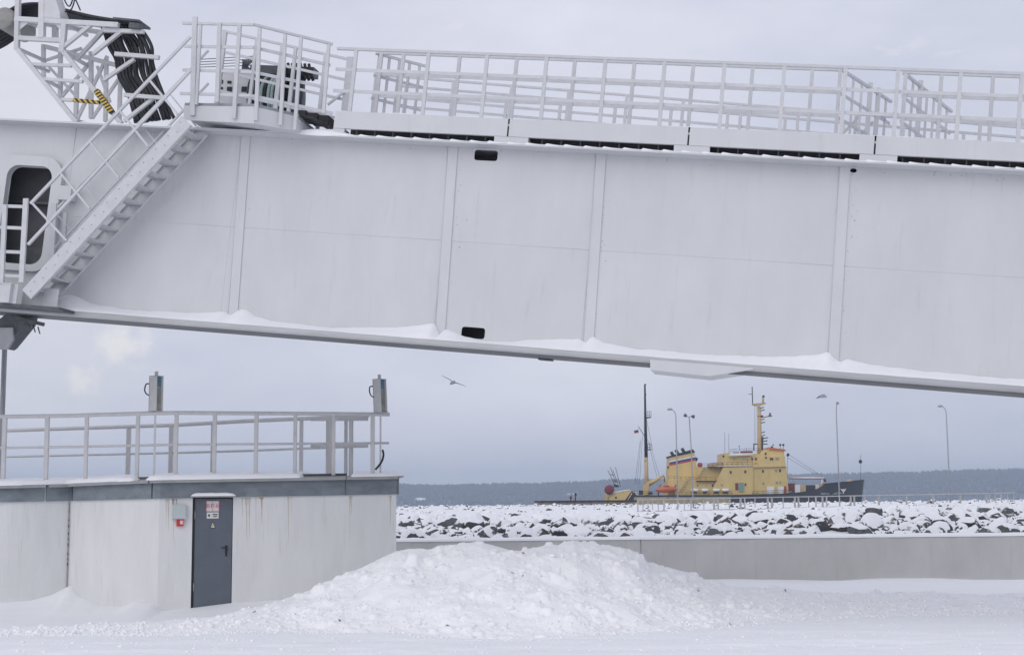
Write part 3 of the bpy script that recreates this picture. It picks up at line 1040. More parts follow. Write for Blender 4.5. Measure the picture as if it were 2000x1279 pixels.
# wedge bracket under the boom
mb = MB()
c0 = bl(1273, 700, -0.30); c1 = bl(1273, 725, -0.30); c2 = bl(1385, 737, -0.30); c3 = bl(1472, 724, -0.30); c4 = bl(1472, 714, -0.30)
mb.extrude([(c0.x, -0.42), (c1.x, c1.z), (c2.x, c2.z), (c3.x, c3.z), (c4.x, -0.42)], (-0.56, 0.3), (), UV)
mb.build('wedge_bracket', M['boom'], boom)

# deck, toe boards and the slots below them
mb = MB(); mb.box((-3.4, -0.29, 3.56), (13.5, 2.75, 3.60)); mb.build('deck_plate', M['boom'], boom)
mb = MB(); mb.box((-3.4, 0.05, 3.2355), (13.5, 0.10, 3.56)); mb.build('slot_backing', M['slot'], boom)  # dark strip whose colour imitates the shade seen through the slots
TB = [(-3.61, -0.37), (-0.34, 2.835), (2.865, 5.98), (6.01, 9.2), (9.23, 12.4)]
for (a, b) in TB:
    mb = MB()
    mb.box((a, -0.31, 3.37), (b, -0.295, 3.68)); mb.box((a, -0.3095, 3.68), (b, -0.24, 3.69)); mb.box((a, -0.295, 3.37), (b, -0.24, 3.38))
    mb.build('toe_board', M['boom'], boom)
for i in range(len(TB) - 1):
    j = TB[i][1] + 0.015
    mb = MB(); mb.box((j - 0.24, -0.30, 3.2355), (j + 0.38, -0.02, 3.368)); mb.build('support_block', M['boom'], boom)
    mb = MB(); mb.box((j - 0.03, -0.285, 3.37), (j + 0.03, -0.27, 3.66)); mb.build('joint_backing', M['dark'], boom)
mb = MB(); mb.box((-3.62, -0.30, 3.2355), (-3.40, -0.02, 3.368)); mb.build('support_block', M['boom'], boom)
x = -3.2
while x < 12:
    mb = MB(); mb.box((x, -0.22, 3.2355), (x + 0.018, 0.04, 3.375)); mb.tube([(x + 0.009, -0.17, 3.35), (x + 0.009, -0.13, 3.35)], 0.014, 6)
    mb.build('hanger_bracket', M['slot'], boom); x += 0.345

# railings ---------------------------------------------------------------
def railing(posts, x0, x1, v, ztop, drops, foot, pw, rw, slope=0.0, v1=None, name='railing'):
    """top rail with its posts and lower rails as sub-parts"""
    v1 = v if v1 is None else v1
    vv = lambda x: v + (v1 - v) * (x - x0) / (x1 - x0)
    zz = lambda x: ztop + slope * (x - x0)
    mb = MB(); mb.bar((x0, vv(x0), zz(x0)), (x1, vv(x1), zz(x1)), rw, rw * 0.8)
    top = mb.build('handrail', M['rail'], boom)
    for d in drops:
        mb = MB(); mb.bar((x0 + 0.01, vv(x0) + 0.012, zz(x0) - d), (x1 - 0.01, vv(x1) + 0.012, zz(x1) - d), 0.02, rw * 1.0)
        mb.build('lower_rail', M['rail'], top)
    for p in posts:
        mb = MB(); mb.box((p - pw / 2, vv(p) - pw / 2 + 0.005, foot), (p + pw / 2, vv(p) + pw / 2 - 0.005, zz(p) - 0.02))
        mb.build('post', M['rail'], top)
    return top


railing([-3.35, -1.97, -0.88, 0.21, 1.27, 2.32, 3.36, 4.39, 5.42, 6.29, 7.31, 8.29, 9.3, 10.3], -3.72, 12.4, -0.27, 4.87, (0.385, 0.79), 3.60, 0.065, 0.06)
railing([-3.05, -2.62, -1.54, -0.46, 0.62, 1.71, 2.77, 3.82, 4.86, 5.34], -3.16, 5.37, 0.30, 4.99, (0.40, 0.82), 3.60, 0.065, 0.055)
railing([6.45, 7.05, 7.9, 8.9, 9.9], 6.41, 12.4, 0.30, 4.99, (0.40, 0.82), 3.60, 0.065, 0.055)
railing([-3.6, -2.01, -0.84, 0.29, 1.42, 2.50, 3.59, 4.65, 5.7, 6.8, 7.9], -3.6, 9.5, 1.80, 5.00, (0.42, 0.86), 3.60, 0.06, 0.05, slope=-0.040)
railing([-3.2, -2.2, -1.1, 0.0, 1.1, 2.2, 3.3, 4.4, 5.5, 6.6, 7.7], -3.4, 9.5, 2.60, 5.02, (0.42, 0.86), 3.60, 0.06, 0.05, slope=-0.040)
# rails of the cross walk that leaves the deck at an angle, and the return at the other end
def cross_rail(a, b, ztop, n, foot=3.60, thick=()):
    a = Vector((*a, ztop)); b = Vector((*b, ztop - 0.02))
    mb = MB(); mb.bar(a, b, 0.055, 0.045); top = mb.build('handrail', M['rail'], boom)
    for d in (0.42, 0.86):
        mb = MB(); mb.bar(a - Vector((0, 0, d)), b - Vector((0, 0, d)), 0.02, 0.055); mb.build('lower_rail', M['rail'], top)
    for i in range(n):
        p = a.lerp(b, (i + 0.35) / n)
        w_ = 0.085 if i in thick else 0.045
        mb = MB(); mb.box((p.x - w_ / 2, p.y - w_ / 2, foot), (p.x + w_ / 2, p.y + w_ / 2, p.z - 0.02 + (0.12 if i in thick else 0))); mb.build('post', M['rail'], top)
    return top


cross_rail((5.37, 0.30), (6.32, 2.1), 4.99, 6, thick=(3, 4))
cross_rail((6.41, 0.30), (7.45, 2.6), 4.99, 7, thick=(2,))
cross_rail((-3.16, 0.30), (-2.35, 0.95), 4.98, 5)
mb = MB(); mb.bar((5.1, 1.2, 3.62), (5.75, 1.25, 4.45), 0.045, 0.045); mb.build('diagonal_brace', M['rail'], boom)
mb = MB(); mb.bar((5.35, 1.6, 3.62), (6.0, 1.65, 4.45), 0.045, 0.045); mb.build('diagonal_brace', M['rail'], boom)

# snow lying on the boom ----------------------------------------------------
prof = [(110, 590), (130, 576), (150, 578), (180, 592), (250, 604), (350, 611), (440, 608), (452, 616), (470, 604), (482, 605), (500, 618), (540, 628), (650, 640), (750, 640), (850, 631), (858, 655), (872, 643), (885, 648), (905, 657), (950, 664), (1000, 668), (1130, 659), (1145, 668), (1156, 656), (1180, 669), (1250, 682), (1350, 690), (1500, 697), (1600, 692), (1618, 686), (1630, 700), (1640, 707), (1655, 701), (1700, 712), (1800, 724), (2000, 741), (2300, 765)]
pu = [bl(x, y, 0).x for x, y in prof]; pz = [bl(x, y, 0).z for x, y in prof]
mb = MB(); xs = np.arange(-8.85, 12.5, 0.05); k = 6
for i, x in enumerate(xs):
    zc = float(np.interp(x, pu, pz)) + 0.03 * mnoise.noise(Vector((x * 1.3, 0, 0))) + 0.014 * mnoise.noise(Vector((x * 5, 2, 0)))
    zc = max(zc, ZB + 0.03)
    h = zc - ZB
    e = 0.012 * mnoise.noise(Vector((x * 1.3, 5, 0)))
    for (vv, fz) in ((0.0, 1.0), (-0.05, 0.97), (-0.15, 0.74), (-0.28, 0.42), (-0.42, 0.18), (-0.475 + e, 0.0)):
        mb.v.append((x, vv - 0.001, ZB + max(0.003, h * fz) if fz else ZB - 0.004))
    if i:
        for j in range(5):
            a = (i - 1) * k + j
            mb.f.append((a, a + 1, a + k + 1, a + k)); mb.m.append(0); mb.sm.append(True)
o = mb.build('boom_snow', M['snow']); o.matrix_world = BM
tag(o, 'wind-blown snow lying in the bottom flange of the white boom', 'snow', kind='stuff')
mb = MB(); xs = np.arange(-8.6, 12.5, 0.03); k = 5
for i, x in enumerate(xs):
    saw = (x / 0.345) % 1.0
    h = 0.014 + 0.008 * mnoise.noise(Vector((x * 1.1, 1, 0))) + (0.045 * (1 - saw) ** 1.5 if x > -3.4 else 0.012) + (0.10 * math.exp(-((x + 3.9) / 0.45) ** 2))
    for (vv, fz) in ((-0.365 + 0.006 * mnoise.noise(Vector((x * 3, 2, 0))), -0.3), (-0.36, 0.35), (-0.30, 0.8), (-0.20, 1.0), (-0.02, 1.0)):
        mb.v.append((x, vv, ZT + 0.036 + h * fz))
    if i:
        for j in range(4):
            a = (i - 1) * k + j
            mb.f.append((a, a + 1, a + k + 1, a + k)); mb.m.append(0); mb.sm.append(True)
o = mb.build('boom_snow', M['snow']); o.matrix_world = BM
tag(o, 'thin uneven snow on the top flange below the toe boards', 'snow', kind='stuff')
mb = MB(); xs = np.arange(-3.55, 12.4, 0.1)
for i, x in enumerate(xs):
    e = 0.02 * mnoise.noise(Vector((x * 1.5, 3, 0)))
    for (vv, z) in ((-0.300 , 3.691), (-0.27, 3.705 + e), (-0.1, 3.70 + e), (2.6, 3.66)):
        mb.v.append((x, vv, z))
    if i:
        for j in range(3):
            a = (i - 1) * 4 + j
            mb.f.append((a, a + 1, a + 5, a + 4)); mb.m.append(0); mb.sm.append(True)
o = mb.build('boom_snow', M['snow']); o.matrix_world = BM
tag(o, 'snow on the walkway deck behind the toe boards', 'snow', kind='stuff')

# ------------------------------------------------------------------ staircase up the side of the boom
s_lo, s_hi = bl(52, 575, -1.0), bl(364, 236, -1.0)
s_lo.y = s_hi.y = 0
sd = (s_hi - s_lo).normalized(); sn = Vector((-sd.z, 0, sd.x))
VN, VF = -1.0, -0.22
stair = None
for vv, nm in ((VN, 'stringer'), (VF, 'stringer')):
    mb = MB()
    a = s_lo + Vector((0, vv, 0)); b = s_hi + Vector((0, vv, 0))
    mb.bar(a, b, 0.012, 0.25, up=sn)
    mb.bar(a + sn * 0.124 + Vector((0, 0.035 if vv == VN else -0.035, 0)), b + sn * 0.124 + Vector((0, 0.035 if vv == VN else -0.035, 0)), 0.07, 0.012, up=sn)
    mb.bar(a - sn * 0.124 + Vector((0, 0.035 if vv == VN else -0.035, 0)), b - sn * 0.124 + Vector((0, 0.035 if vv == VN else -0.035, 0)), 0.07, 0.012, up=sn)
    L = (b - a).length
    if vv == VN:
        for k in range(26):
            p = a + sd * (0.1 + (L - 0.2) * k / 25) + sn * (0.06 if k % 2 else -0.02)
            mb.tube([p + Vector((0, -0.015, 0)), p], 0.0075, 6, mi=1)
    o = mb.build(nm, [M['rail'], M['bracket']], boom)
    if stair is None:
        stair = o
NT = 13
for k in range(NT):
    p = s_lo.lerp(s_hi, (k + 0.4) / NT)
    mb = MB()
    mb.box((p.x - 0.13, VN + 0.01, p.z - 0.02), (p.x + 0.13, VF - 0.01, p.z + 0.01))
    mb.box((p.x - 0.128, VN + 0.012, p.z - 0.045), (p.x - 0.12, VF - 0.012, p.z - 0.0205))
    mb.build('tread', M['rail'], stair)
for vv, th in ((VN - 0.02, 0.05), (VF + 0.02, 0.035)):
    q3 = lambda x, y: Vector((bl(x, y, VN - 0.02).x, vv, bl(x, y, VN - 0.02).z))
    mb = MB(); mb.bar(q3(60, 398), q3(372, 72), th, th); hr = mb.build('handrail', M['rail'], boom)
    mb = MB(); mb.bar(q3(55, 478), q3(372, 138), th, th); mb.build('lower_rail', M['rail'], hr)
    for (xa, ya, xb, yb) in ((292, 157, 347, 224), (234, 217, 290, 287), (176, 278, 232, 347), (118, 338, 175, 407), (63, 397, 130, 470)):
        mb = MB(); mb.bar(q3(xa, ya), q3(xb, yb), th * 0.75, th * 0.75); mb.build('strut', M['rail'], hr)
# foot landing
VL = -1.02
f0 = bl(-60, 592, VL); f1 = bl(118, 600, VL)
mb = MB(); mb.box((-11.8, -1.05, -0.42), (f1.x, -0.002, -0.365)); land = mb.build('landing_floor', M['bracket'], boom)
zt0 = bl(40, 556, VL).z; x_s = bl(36, 580, VL).x
mb = MB(); mb.box((-11.8, -1.045, -0.364), (x_s - 0.02, -1.03, zt0)); mb.build('landing_fascia', M['rail'], land)
for (xa, xb, vv) in ((46, 85, -0.75), (86.5, 116, -0.75)):
    mb = MB(); p0 = bl(xa, 560, vv); p1 = bl(xb, 560, vv); mb.box((p0.x, vv, -0.364), (p1.x, vv + 0.012, bl(80, 562, vv).z)); mb.build('landing_fascia', M['rail'], land)
a0 = bl(2, 590, VL - 0.08); a1 = bl(23, 556, VL - 0.08)
mb = MB(); mb.box((a0.x, -1.13, a0.z), (a1.x, -1.047, a1.z)); mb.box((a0.x - 0.03, -1.14, a1.z), (a1.x + 0.02, -1.046, a1.z + 0.02)); mb.build('cable_box', M['rail'], land)
for (xt, yt, xb, yb, vv, w_) in ((51, 388, 42, 552, VL, 0.095), (10, 400, 3, 556, VL, 0.085), (-70, 402, -78, 556, VL, 0.085), (106, 397, 98, 552, -0.45, 0.11), (128, 415, 120, 560, -0.2, 0.07)):
    mb = MB(); mb.bar(bl(xb, yb, vv), bl(xt, yt, vv), w_, 0.05, up=(0, 1, 0)); mb.build('post', M['rail'], land)
for (ya, yb) in ((403, 404), (444, 446), (492, 493), (538, 540)):
    mb = MB(); mb.bar(bl(-90, ya - 4, VL + 0.02), bl(48, yb, VL + 0.02), 0.025, 0.06); mb.build('lower_rail', M['rail'], land)

# ------------------------------------------------------------------ service platform at the head of the stairs
plat = boomthing('service_platform', 'white railed service platform bracketed out at the head of the stairs', 'platform')
A_, C_, E_ = (360, -0.55), (497, -1.0), (582, -0.50)
def pth(y3, extra=0.0):
    return [bl(A_[0], y3[0], A_[1]), bl(C_[0], y3[1], C_[1]), bl(E_[0], y3[2], E_[1])]
ftop = pth((207, 209, 229)); fbot = pth((235, 242, 258))
for i in range(2):
    a, b, c, d = fbot[i], fbot[i + 1], ftop[i + 1], ftop[i]
    nrm = (b - a).cross(d - a).normalized() * 0.015
    mb = MB(); mb.add([a, b, c, d] + [p + nrm for p in (a, b, c, d)], [(0, 1, 2, 3), (7, 6, 5, 4), (0, 4, 5, 1), (1, 5, 6, 2), (2, 6, 7, 3), (3, 7, 4, 0)])
    # slotted lifting holes and welded handles
    o = mb.build('fascia_plate', M['boom'], plat)
    for t_ in ((0.08, 0.93) if i == 0 else (0.15,)):
        for s_ in (0.06, 0.93):
            p = a.lerp(b, t_).lerp(d.lerp(c, t_), s_)
            mb = MB(); mb.bar(p - (b - a).normalized() * 0.05 - Vector((0, 0.004, 0)), p + (b - a).normalized() * 0.05 - Vector((0, 0.004, 0)), 0.01, 0.022); mb.build('slot', M['dark'], o)
mb = MB()
fl = [ftop[0], ftop[1], ftop[2], Vector((ftop[2].x, 0.6, ftop[2].z)), Vector((ftop[0].x, 0.6, ftop[0].z))]
bo = [fbot[0] + Vector((0, 0, 0.06)), fbot[1] + Vector((0, 0, 0.02)), fbot[2] + Vector((0, 0, 0.02)), Vector((fbot[2].x, 0.6, fbot[2].z + 0.02)), Vector((fbot[0].x, 0.6, fbot[0].z + 0.06))]
sh = Vector((0, 0.02, 0))
mb.add([p + sh - Vector((0, 0, 0.02)) for p in fl] + [p + sh for p in bo], [(0, 1, 2, 3, 4), (9, 8, 7, 6, 5), (0, 5, 6, 1), (1, 6, 7, 2), (2, 7, 8, 3), (3, 8, 9, 4), (4, 9, 5, 0)])
mb.build('floor_box', M['boom'], plat)
mb = MB()
for i in range(2):
    mb.bar(ftop[i] + Vector((0, 0.03, 0.03)), ftop[i + 1] + Vector((0, 0.03, 0.03)), 0.03, 0.06)
mb.build('kick_rail', M['galv'], plat)
rt = [bl(357, 46, -0.55), bl(497, 49, -1.0), bl(650, 87, -0.30)]
mb = MB(); mb.bar(rt[0], rt[1], 0.05, 0.045); mb.bar(rt[1], rt[2], 0.05, 0.045)
ptop = mb.build('handrail', M['rail'], plat)
rows = [((361, 91), (495, 93), (645, 128)), ((357, 137), (493, 141), (640, 172)), ((352, 183), (490, 187), (650, 222))]
for rw in rows:
    pp = [bl(rw[0][0], rw[0][1], -0.55), bl(rw[1][0], rw[1][1], -1.0), bl(rw[2][0], rw[2][1], -0.30)]
    mb = MB(); mb.bar(pp[0], pp[1], 0.025, 0.055); mb.bar(pp[1], pp[2], 0.025, 0.055); mb.build('lower_rail', M['rail'], ptop)
def on_path(pp, x0, xm, x1, x):
    return pp[0].lerp(pp[1], (x - x0) / (xm - x0)) if x < xm else pp[1].lerp(pp[2], (x - xm) / (x1 - xm))
for (xt, yt, xb, yb, w_) in ((381, 34, 376, 226, 0.095), (392, 50, 384, 205, 0.05), (429, 46, 424, 200, 0.075), (468, 50, 457, 232, 0.07), (507, 56, 500, 236, 0.065), (557, 68, 548, 245, 0.06), (588, 74, 576, 254, 0.06), (642, 88, 632, 222, 0.06)):
    tv = -0.55 + (-1.0 + 0.55) * (xt - 360) / 137 if xt < 497 else -1.0 + 0.70 * (xt - 497) / 153
    a = bl(xt, yt, tv - 0.045); b = bl(xb, yb, tv - 0.045)
    mb = MB(); mb.bar(a, b, w_, 0.05, up=(0, 1, 0)); mb.build('post', M['rail'], ptop)
# rear railing of the platform
bt = [bl(435, 61, 0.35), bl(688, 118, 0.35)]
mb = MB(); mb.bar(bt[0], bt[1], 0.045, 0.045); pb = mb.build('handrail', M['rail'], plat)
for d in (0.40, 0.78, 1.16):
    mb = MB(); mb.bar(bt[0] - Vector((0, 0, d)), bt[1] - Vector((0, 0, d)), 0.025, 0.05); mb.build('lower_rail', M['rail'], pb)
for t_ in (0.02, 0.27, 0.47, 0.57, 0.80, 0.985):
    p = bt[0].lerp(bt[1], t_); w_ = 0.12 if t_ > 0.9 else (0.08 if t_ < 0.1 or 0.4 < t_ < 0.5 else 0.06)
    mb = MB(); mb.box((p.x - w_ / 2, p.y - 0.03, 3.32), (p.x + w_ / 2, p.y + 0.03, p.z + (0.05 if w_ > 0.1 else -0.01))); mb.build('post', M['rail'], pb)
mb = MB(); mb.bar(bl(640, 205, 0.3), bl(672, 180, 0.3), 0.04, 0.04); mb.build('corner_brace', M['rail'], pb)
# snow on the platform floor
mb = MB()
tp = [p + Vector((0, 0.04, 0.02)) for p in fl]
mb.add(tp + [Vector((sum(p.x for p in tp) / 5, sum(p.y for p in tp) / 5, max(p.z for p in tp) + 0.05))], [(i, (i + 1) % 5, 5) for i in range(5)], 0, True)
o = mb.build('platform_snow', M['snow']); o.matrix_world = BM
tag(o, 'snow lying on the floor of the railed service platform', 'snow', kind='stuff')
# open ducts where the platform meets the deck
mb = MB()
for k in range(3):
    p = bl(590 + 22 * k, 222 + 5 * k, 0.0)
    mb.box((p.x - 0.09, -0.05, p.z - 0.10), (p.x + 0.09, 0.4, p.z + 0.05))
mb.build('cable_duct', M['dark'], boom)
mb = MB(); mb.tube([bl(590, 228, -0.2), bl(610, 235, -0.25), bl(642, 248, -0.25)], 0.045, 8); mb.build('cable_duct', M['hose'], boom)

# ------------------------------------------------------------------ hose drum and switch cabinet behind the platform
drum = boomthing('hose_drum', 'dark hose drum with black and pale green hoses behind the platform railing', 'hose drum')
dc = bl(540, 190, 0.9)
for k in range(9):
    mb = MB(); R_ = 0.36
    ring = [dc + Vector((-0.33 + 0.075 * k, R_ * math.cos(a), R_ * math.sin(a))) for a in [math.tau * i / 20 for i in range(21)]]
    mb.tube(ring, 0.036, 7); mb.build('hose', M['hosegreen'] if k in (2, 4, 5) else M['hose'], drum)
mb = MB(); mb.lathe([(0.0, -0.40), (0.30, -0.40), (0.30, 0.40), (0.0, 0.40)], dc, (1, 0, 0), 20); mb.build('core', M['dark'], drum)
for s_ in (-0.42, 0.42):
    mb = MB(); mb.lathe([(0.0, s_ - 0.01), (0.46, s_ - 0.01), (0.46, s_ + 0.01), (0.0, s_ + 0.01)], dc, (1, 0, 0), 24); mb.build('flange', M['bracket'], drum)
mb = MB(); p = bl(575, 165, 0.9)
mb.box((dc.x - 0.55, 0.75, dc.z + 0.42), (dc.x + 0.75, 1.05, dc.z + 0.58)); mb.build('guide_beam', M['bracket'], drum)
for k in range(7):
    mb = MB(); x = dc.x + 0.15 + 0.085 * k
    mb.tube([Vector((x, 0.7, dc.z + 0.62)), Vector((x + 0.06, 0.68, dc.z + 0.45)), Vector((x + 0.12, 0.72, dc.z + 0.30))], 0.03, 7); mb.build('hose', M['hose'], drum)
mb = MB(); mb.bar(Vector((dc.x - 0.5, 0.9, 3.30)), Vector((dc.x - 0.45, 0.9, dc.z + 0.5)), 0.08); mb.bar(Vector((dc.x + 0.52, 0.9, 3.30)), Vector((dc.x + 0.5, 0.9, dc.z + 0.5)), 0.08); mb.build('stand', M['bracket'], drum)
cab = boomthing('switch_cabinet', 'white steel cabinet with dark vents behind the platform railing', 'cabinet')
c0 = bl(425, 205, 0.8); c1 = bl(498, 138, 0.8)
mb = MB(); mb.box((c0.x, 0.75, 3.29), (c1.x, 1.15, c1.z)); mb.build('body', M['towerwhite'], cab)
for (x, y, w_, h_) in ((432, 160, 0.07, 0.07), (448, 161, 0.08, 0.05), (432, 173, 0.06, 0.05), (448, 175, 0.10, 0.10), (485, 175, 0.28, 0.10)):
    p = bl(x, y, 0.74); mb = MB(); mb.box((p.x - w_ / 2, 0.735, p.z - h_ / 2), (p.x + w_ / 2, 0.749, p.z + h_ / 2)); mb.build('vent', M['dark'], cab)
p0 = bl(470, 140, 0.9); p1 = bl(495, 118, 0.9)
mb = MB()
for k in range(6):
    t_ = k / 5
    mb.bar(Vector((p0.x + (p1.x - p0.x) * t_, 0.9, p0.z)), Vector((p0.x + (p1.x - p0.x) * (1 - t_), 0.9, p1.z)), 0.025)
mb.box((p0.x, 0.93, p0.z), (p0.x + 0.1, 1.0, p1.z)); mb.build('cable_clip_rack', M['bracket'], cab)
wires = boomthing('stay_wires', 'thin taut grey wires running between the cable tower and the cabinet', 'wires')
for k in range(4):
    a = bl(385, 117 + 5 * k, 0.9); b = bl(500, 110 + 6 * k, 0.9)
    mb = MB(); mb.tube([a, b], 0.008, 5); mb.build('wire', M['wire'], wires)

# ------------------------------------------------------------------ cable tower at the raised end
tow = boomthing('cable_tower', 'white steel lattice tower carrying thick black hoses on the boom', 'tower')


def member(x0, y0, x1, y1, v, w_=0.085, v2=None, m='towerwhite', name='member', parent=None):
    a = bl(x0, y0, v); b = bl(x1, y1, v if v2 is None else v2)
    mb = MB(); mb.bar(a, b, w_, w_, up=(0, 1, 0))
    return mb.build(name, M[m], parent or tow)


VF0, VB0 = -0.12, 0.85
# front frame
for (a, b, c, d, w_) in ((37, -60, 33, 98, 0.09), (33, 95, 150, 240, 0.085), (30, 38, 232, 50, 0.095), (36, 75, 122, 80, 0.085), (127, 42, 121, 103, 0.10), (122, 99, 237, 242, 0.085), (84, -60, 82, 75, 0.11),
                     (122, 94, 182, 46, 0.07), (60, 126, 140, 129, 0.06), (86, 155, 162, 160, 0.06)):
    member(a, b, c, d, VF0, w_)
# gussets of the box head
for tri in (((37, 42), (58, 43), (37, 60)), ((122, 46), (104, 44), (122, 64)), ((37, 75), (37, 62), (44, 75))):
    mb = MB(); pts = [bl(x, y, VF0) for x, y in tri]
    mb.extrude([(p.x, p.z) for p in pts], (VF0 - 0.005, VF0 + 0.005), (), UV); mb.build('gusset', M['towerwhite'], tow)
# rear frame and links between the frames
for (a, b, c, d, w_) in ((85, 88, 85, 152, 0.07), (118, 104, 118, 192, 0.075), (150, 160, 148, 238, 0.075), (178, 102, 178, 232, 0.075), (208, 116, 206, 238, 0.07), (235, 160, 233, 240, 0.07),
                     (70, 45, 240, 70, 0.08), (90, 92, 228, 128, 0.08), (62, 45, 62, 75, 0.12), (108, 45, 108, 78, 0.10), (85, 120, 160, 95, 0.05), (90, 125, 150, 190, 0.05), (120, 190, 178, 120, 0.06), (150, 235, 210, 110, 0.06), (180, 232, 235, 150, 0.055), (190, 130, 215, 200, 0.05)):
    member(a, b, c, d, VB0, w_)
for (x, y, x2, y2) in ((37, 40, 70, 52), (33, 95, 85, 118), (127, 45, 170, 70), (122, 100, 170, 128), (150, 236, 190, 250), (60, 126, 95, 140), (86, 155, 118, 172)):
    member(x, y, x2, y2, VF0, 0.06, VB0)
# arms that carry the hoses
for (a, b, c, d, w_, v) in ((150, 117, 206, 56, 0.07, 0.2), (182, 106, 236, 63, 0.07, -0.05), (204, 60, 281, 63, 0.075, -0.05), (225, 106, 311, 113, 0.075, -0.10), (243, 186, 318, 192, 0.07, -0.15), (203, 157, 263, 116, 0.065, -0.05), (243, 237, 302, 191, 0.065, -0.10)):
    member(a, b, c, d, v, w_, name='hose_arm')
member(120, 195, 146, 196, VF0, 0.06)
member(144, 196, 195, 201, VF0 - 0.05, 0.065, m='hazard', name='hazard_bar')
member(189, 178, 219, 220, VF0 - 0.07, 0.10, m='hazard2', name='hazard_band')
mb = MB(); pts = [bl(82, -20, VF0), bl(104, -20, VF0), bl(119, 26, VF0), bl(119, 38, VF0), bl(82, 36, VF0)]
mb.extrude([(p.x, p.z) for p in pts], (VF0 - 0.045, VF0 + 0.3), (), UV); mb.build('head_plate', M['towerwhite'], tow)
mb = MB()
dctr = bl(30, 50, 0.35)
mb.lathe([(0.0, -0.45), (0.20, -0.45), (0.22, -0.43), (0.22, 0.40), (0.0, 0.40)], dctr, (0, 1, 0), 24); mb.build('hose_roller', mat('worn_grey_roller', (0.30, 0.29, 0.28), 0.6, var=0.2, vscale=6), tow)

# black hoses hanging from the tower in a flat S-shaped ribbon
rib = boomthing('hose_bundle', 'thick flat bundle of black rubber hoses hanging from the white tower', 'hoses')
Lc = [(196, 46), (204, 64), (213, 92), (226, 116), (231, 150), (249, 180), (257, 212), (268, 240)]
Rc = [(262, 48), (279, 64), (294, 92), (300, 120), (303, 150), (319, 182), (329, 206), (338, 232)]
NH = 12


def spline(pts, sub=4):
    out = []
    for i in range(len(pts) - 1):
        p0 = pts[max(i - 1, 0)]; p1 = pts[i]; p2 = pts[i + 1]; p3 = pts[min(i + 2, len(pts) - 1)]
        for j in range(sub):
            t = j / sub
            out.append(0.5 * ((2 * p1) + (p2 - p0) * t + (2 * p0 - 5 * p1 + 4 * p2 - p3) * t * t + (3 * p1 - p0 - 3 * p2 + p3) * t ** 3))
    out.append(pts[-1])
    return out


for k in range(NH):
    s_ = k / (NH - 1)
    pts = []
    for i in range(len(Lc)):
        x = Lc[i][0] * (1 - s_) + Rc[i][0] * s_ + rnd.uniform(-2.6, 2.6); y = Lc[i][1] * (1 - s_) + Rc[i][1] * s_
        pts.append(bl(x, y, 0.05 + 0.35 * (1 - s_) + rnd.uniform(-0.03, 0.03)))
    mb = MB(); mb.tube(spline(pts), 0.034 + 0.012 * rnd.random(), 8); mb.build('hose', M['hose'], rib)
mb = MB(); mb.bar(bl(232, 44, 0.1), bl(283, 49, 0.1), 0.5, 0.04); mb.build('hose_tray', M['bracket'], tow)
mb = MB(); mb.bar(bl(256, 52, -0.1), bl(276, 54, -0.1), 0.2, 0.10); mb.build('hose_clamp', M['bracket'], tow)
# the same hoses run on over the tower head and away
for k in range(9):
    mb = MB(); y0 = 18 + 7.5 * k; v_ = 0.2 + 0.05 * k
    pts = [bl(-60, y0 + 34, v_), bl(0, y0 + 14, v_), bl(40, y0 - 6 - 2 * k * 0.5, v_), bl(85, 10 + 2.0 * k, v_), bl(130, 22 + 2.2 * k, v_), bl(180, 34 + 1.8 * k, v_), bl(230, 42 + 1.5 * k, v_)]
    mb.tube(spline(pts), 0.045, 8); mb.build('hose', M['hose'], rib)
for k in range(3):
    mb = MB(); c = [(104, -20), (112, 8), (122, 22), (140, 18), (150, -20)] if k == 0 else ([(120, -20), (128, 5), (137, 12), (146, -15)] if k == 1 else [(140, -15), (150, 5), (157, 21)])
    mb.tube(spline([bl(x, y, 0.1 + 0.1 * k) for x, y in c]), 0.014, 6); mb.build('loose_cable', M['hose'], rib)

# ------------------------------------------------------------------ bracket and strut under the raised end
br = boomthing('hinge_bracket', 'dark steel hinge bracket bolted under the raised end of the boom', 'bracket')
mb = MB()
p = [bl(x, y, 0.0) for x, y in ((-12, 668), (-12, 640), (24, 612), (62, 614), (56, 634), (20, 678), (14, 682))]
mb.extrude([(q_.x, q_.z) for q_ in p], (-0.15, 0.25), (), UV); mb.build('arm', M['bracket'], br)
mb = MB(); p = [bl(x, y, -0.2) for x, y in ((-6, 640), (26, 640), (26, 664), (15, 682), (-6, 682))]
mb.extrude([(q_.x, q_.z) for q_ in p], (-0.22, -0.155), (), UV); mb.build('cheek_plate', M['galv'], br)
mb = MB(); a = bl(38, 622, -0.1); b = bl(78, 632, -0.1); mb.bar(a, b, 0.35, 0.07); mb.build('foot_plate', M['bracket'], br)
for k in range(3):
    a = bl(56 + 9 * k, 634 + 2 * k, -0.1); b = bl(60 + 9 * k, 646 + 3 * k, -0.1)
    mb = MB(); mb.tube([a, b], 0.012, 6); mb.build('bolt', M['bracket'], br)

# ================================================================== THE PUMP HOUSE
BX = Vector((P2[0], P2[1], 0))
house = thing('pump_house', 'low white plastered pump house with blue-grey fascia and slate door', 'building', BX)
_rx = [-12.5, -10.2, -6.9, -2.4, 0]
def roof_z(X): return float(np.interp(X, _rx, [2.50, 2.54, 2.62, 2.68, 2.70]))
def fas_z(X): return float(np.interp(X, _rx, [2.18, 2.21, 2.256, 2.31, 2.33]))
e2 = (Vector(P3) - Vector(P2)); LEN = e2.length; e2.normalize(); n2 = Vector((e2.y, -e2.x))


def fpt(s, z, off=0.0):
    p = Vector(P2) + e2 * s + n2 * off
    return Vector((p.x, p.y, z)) - BX


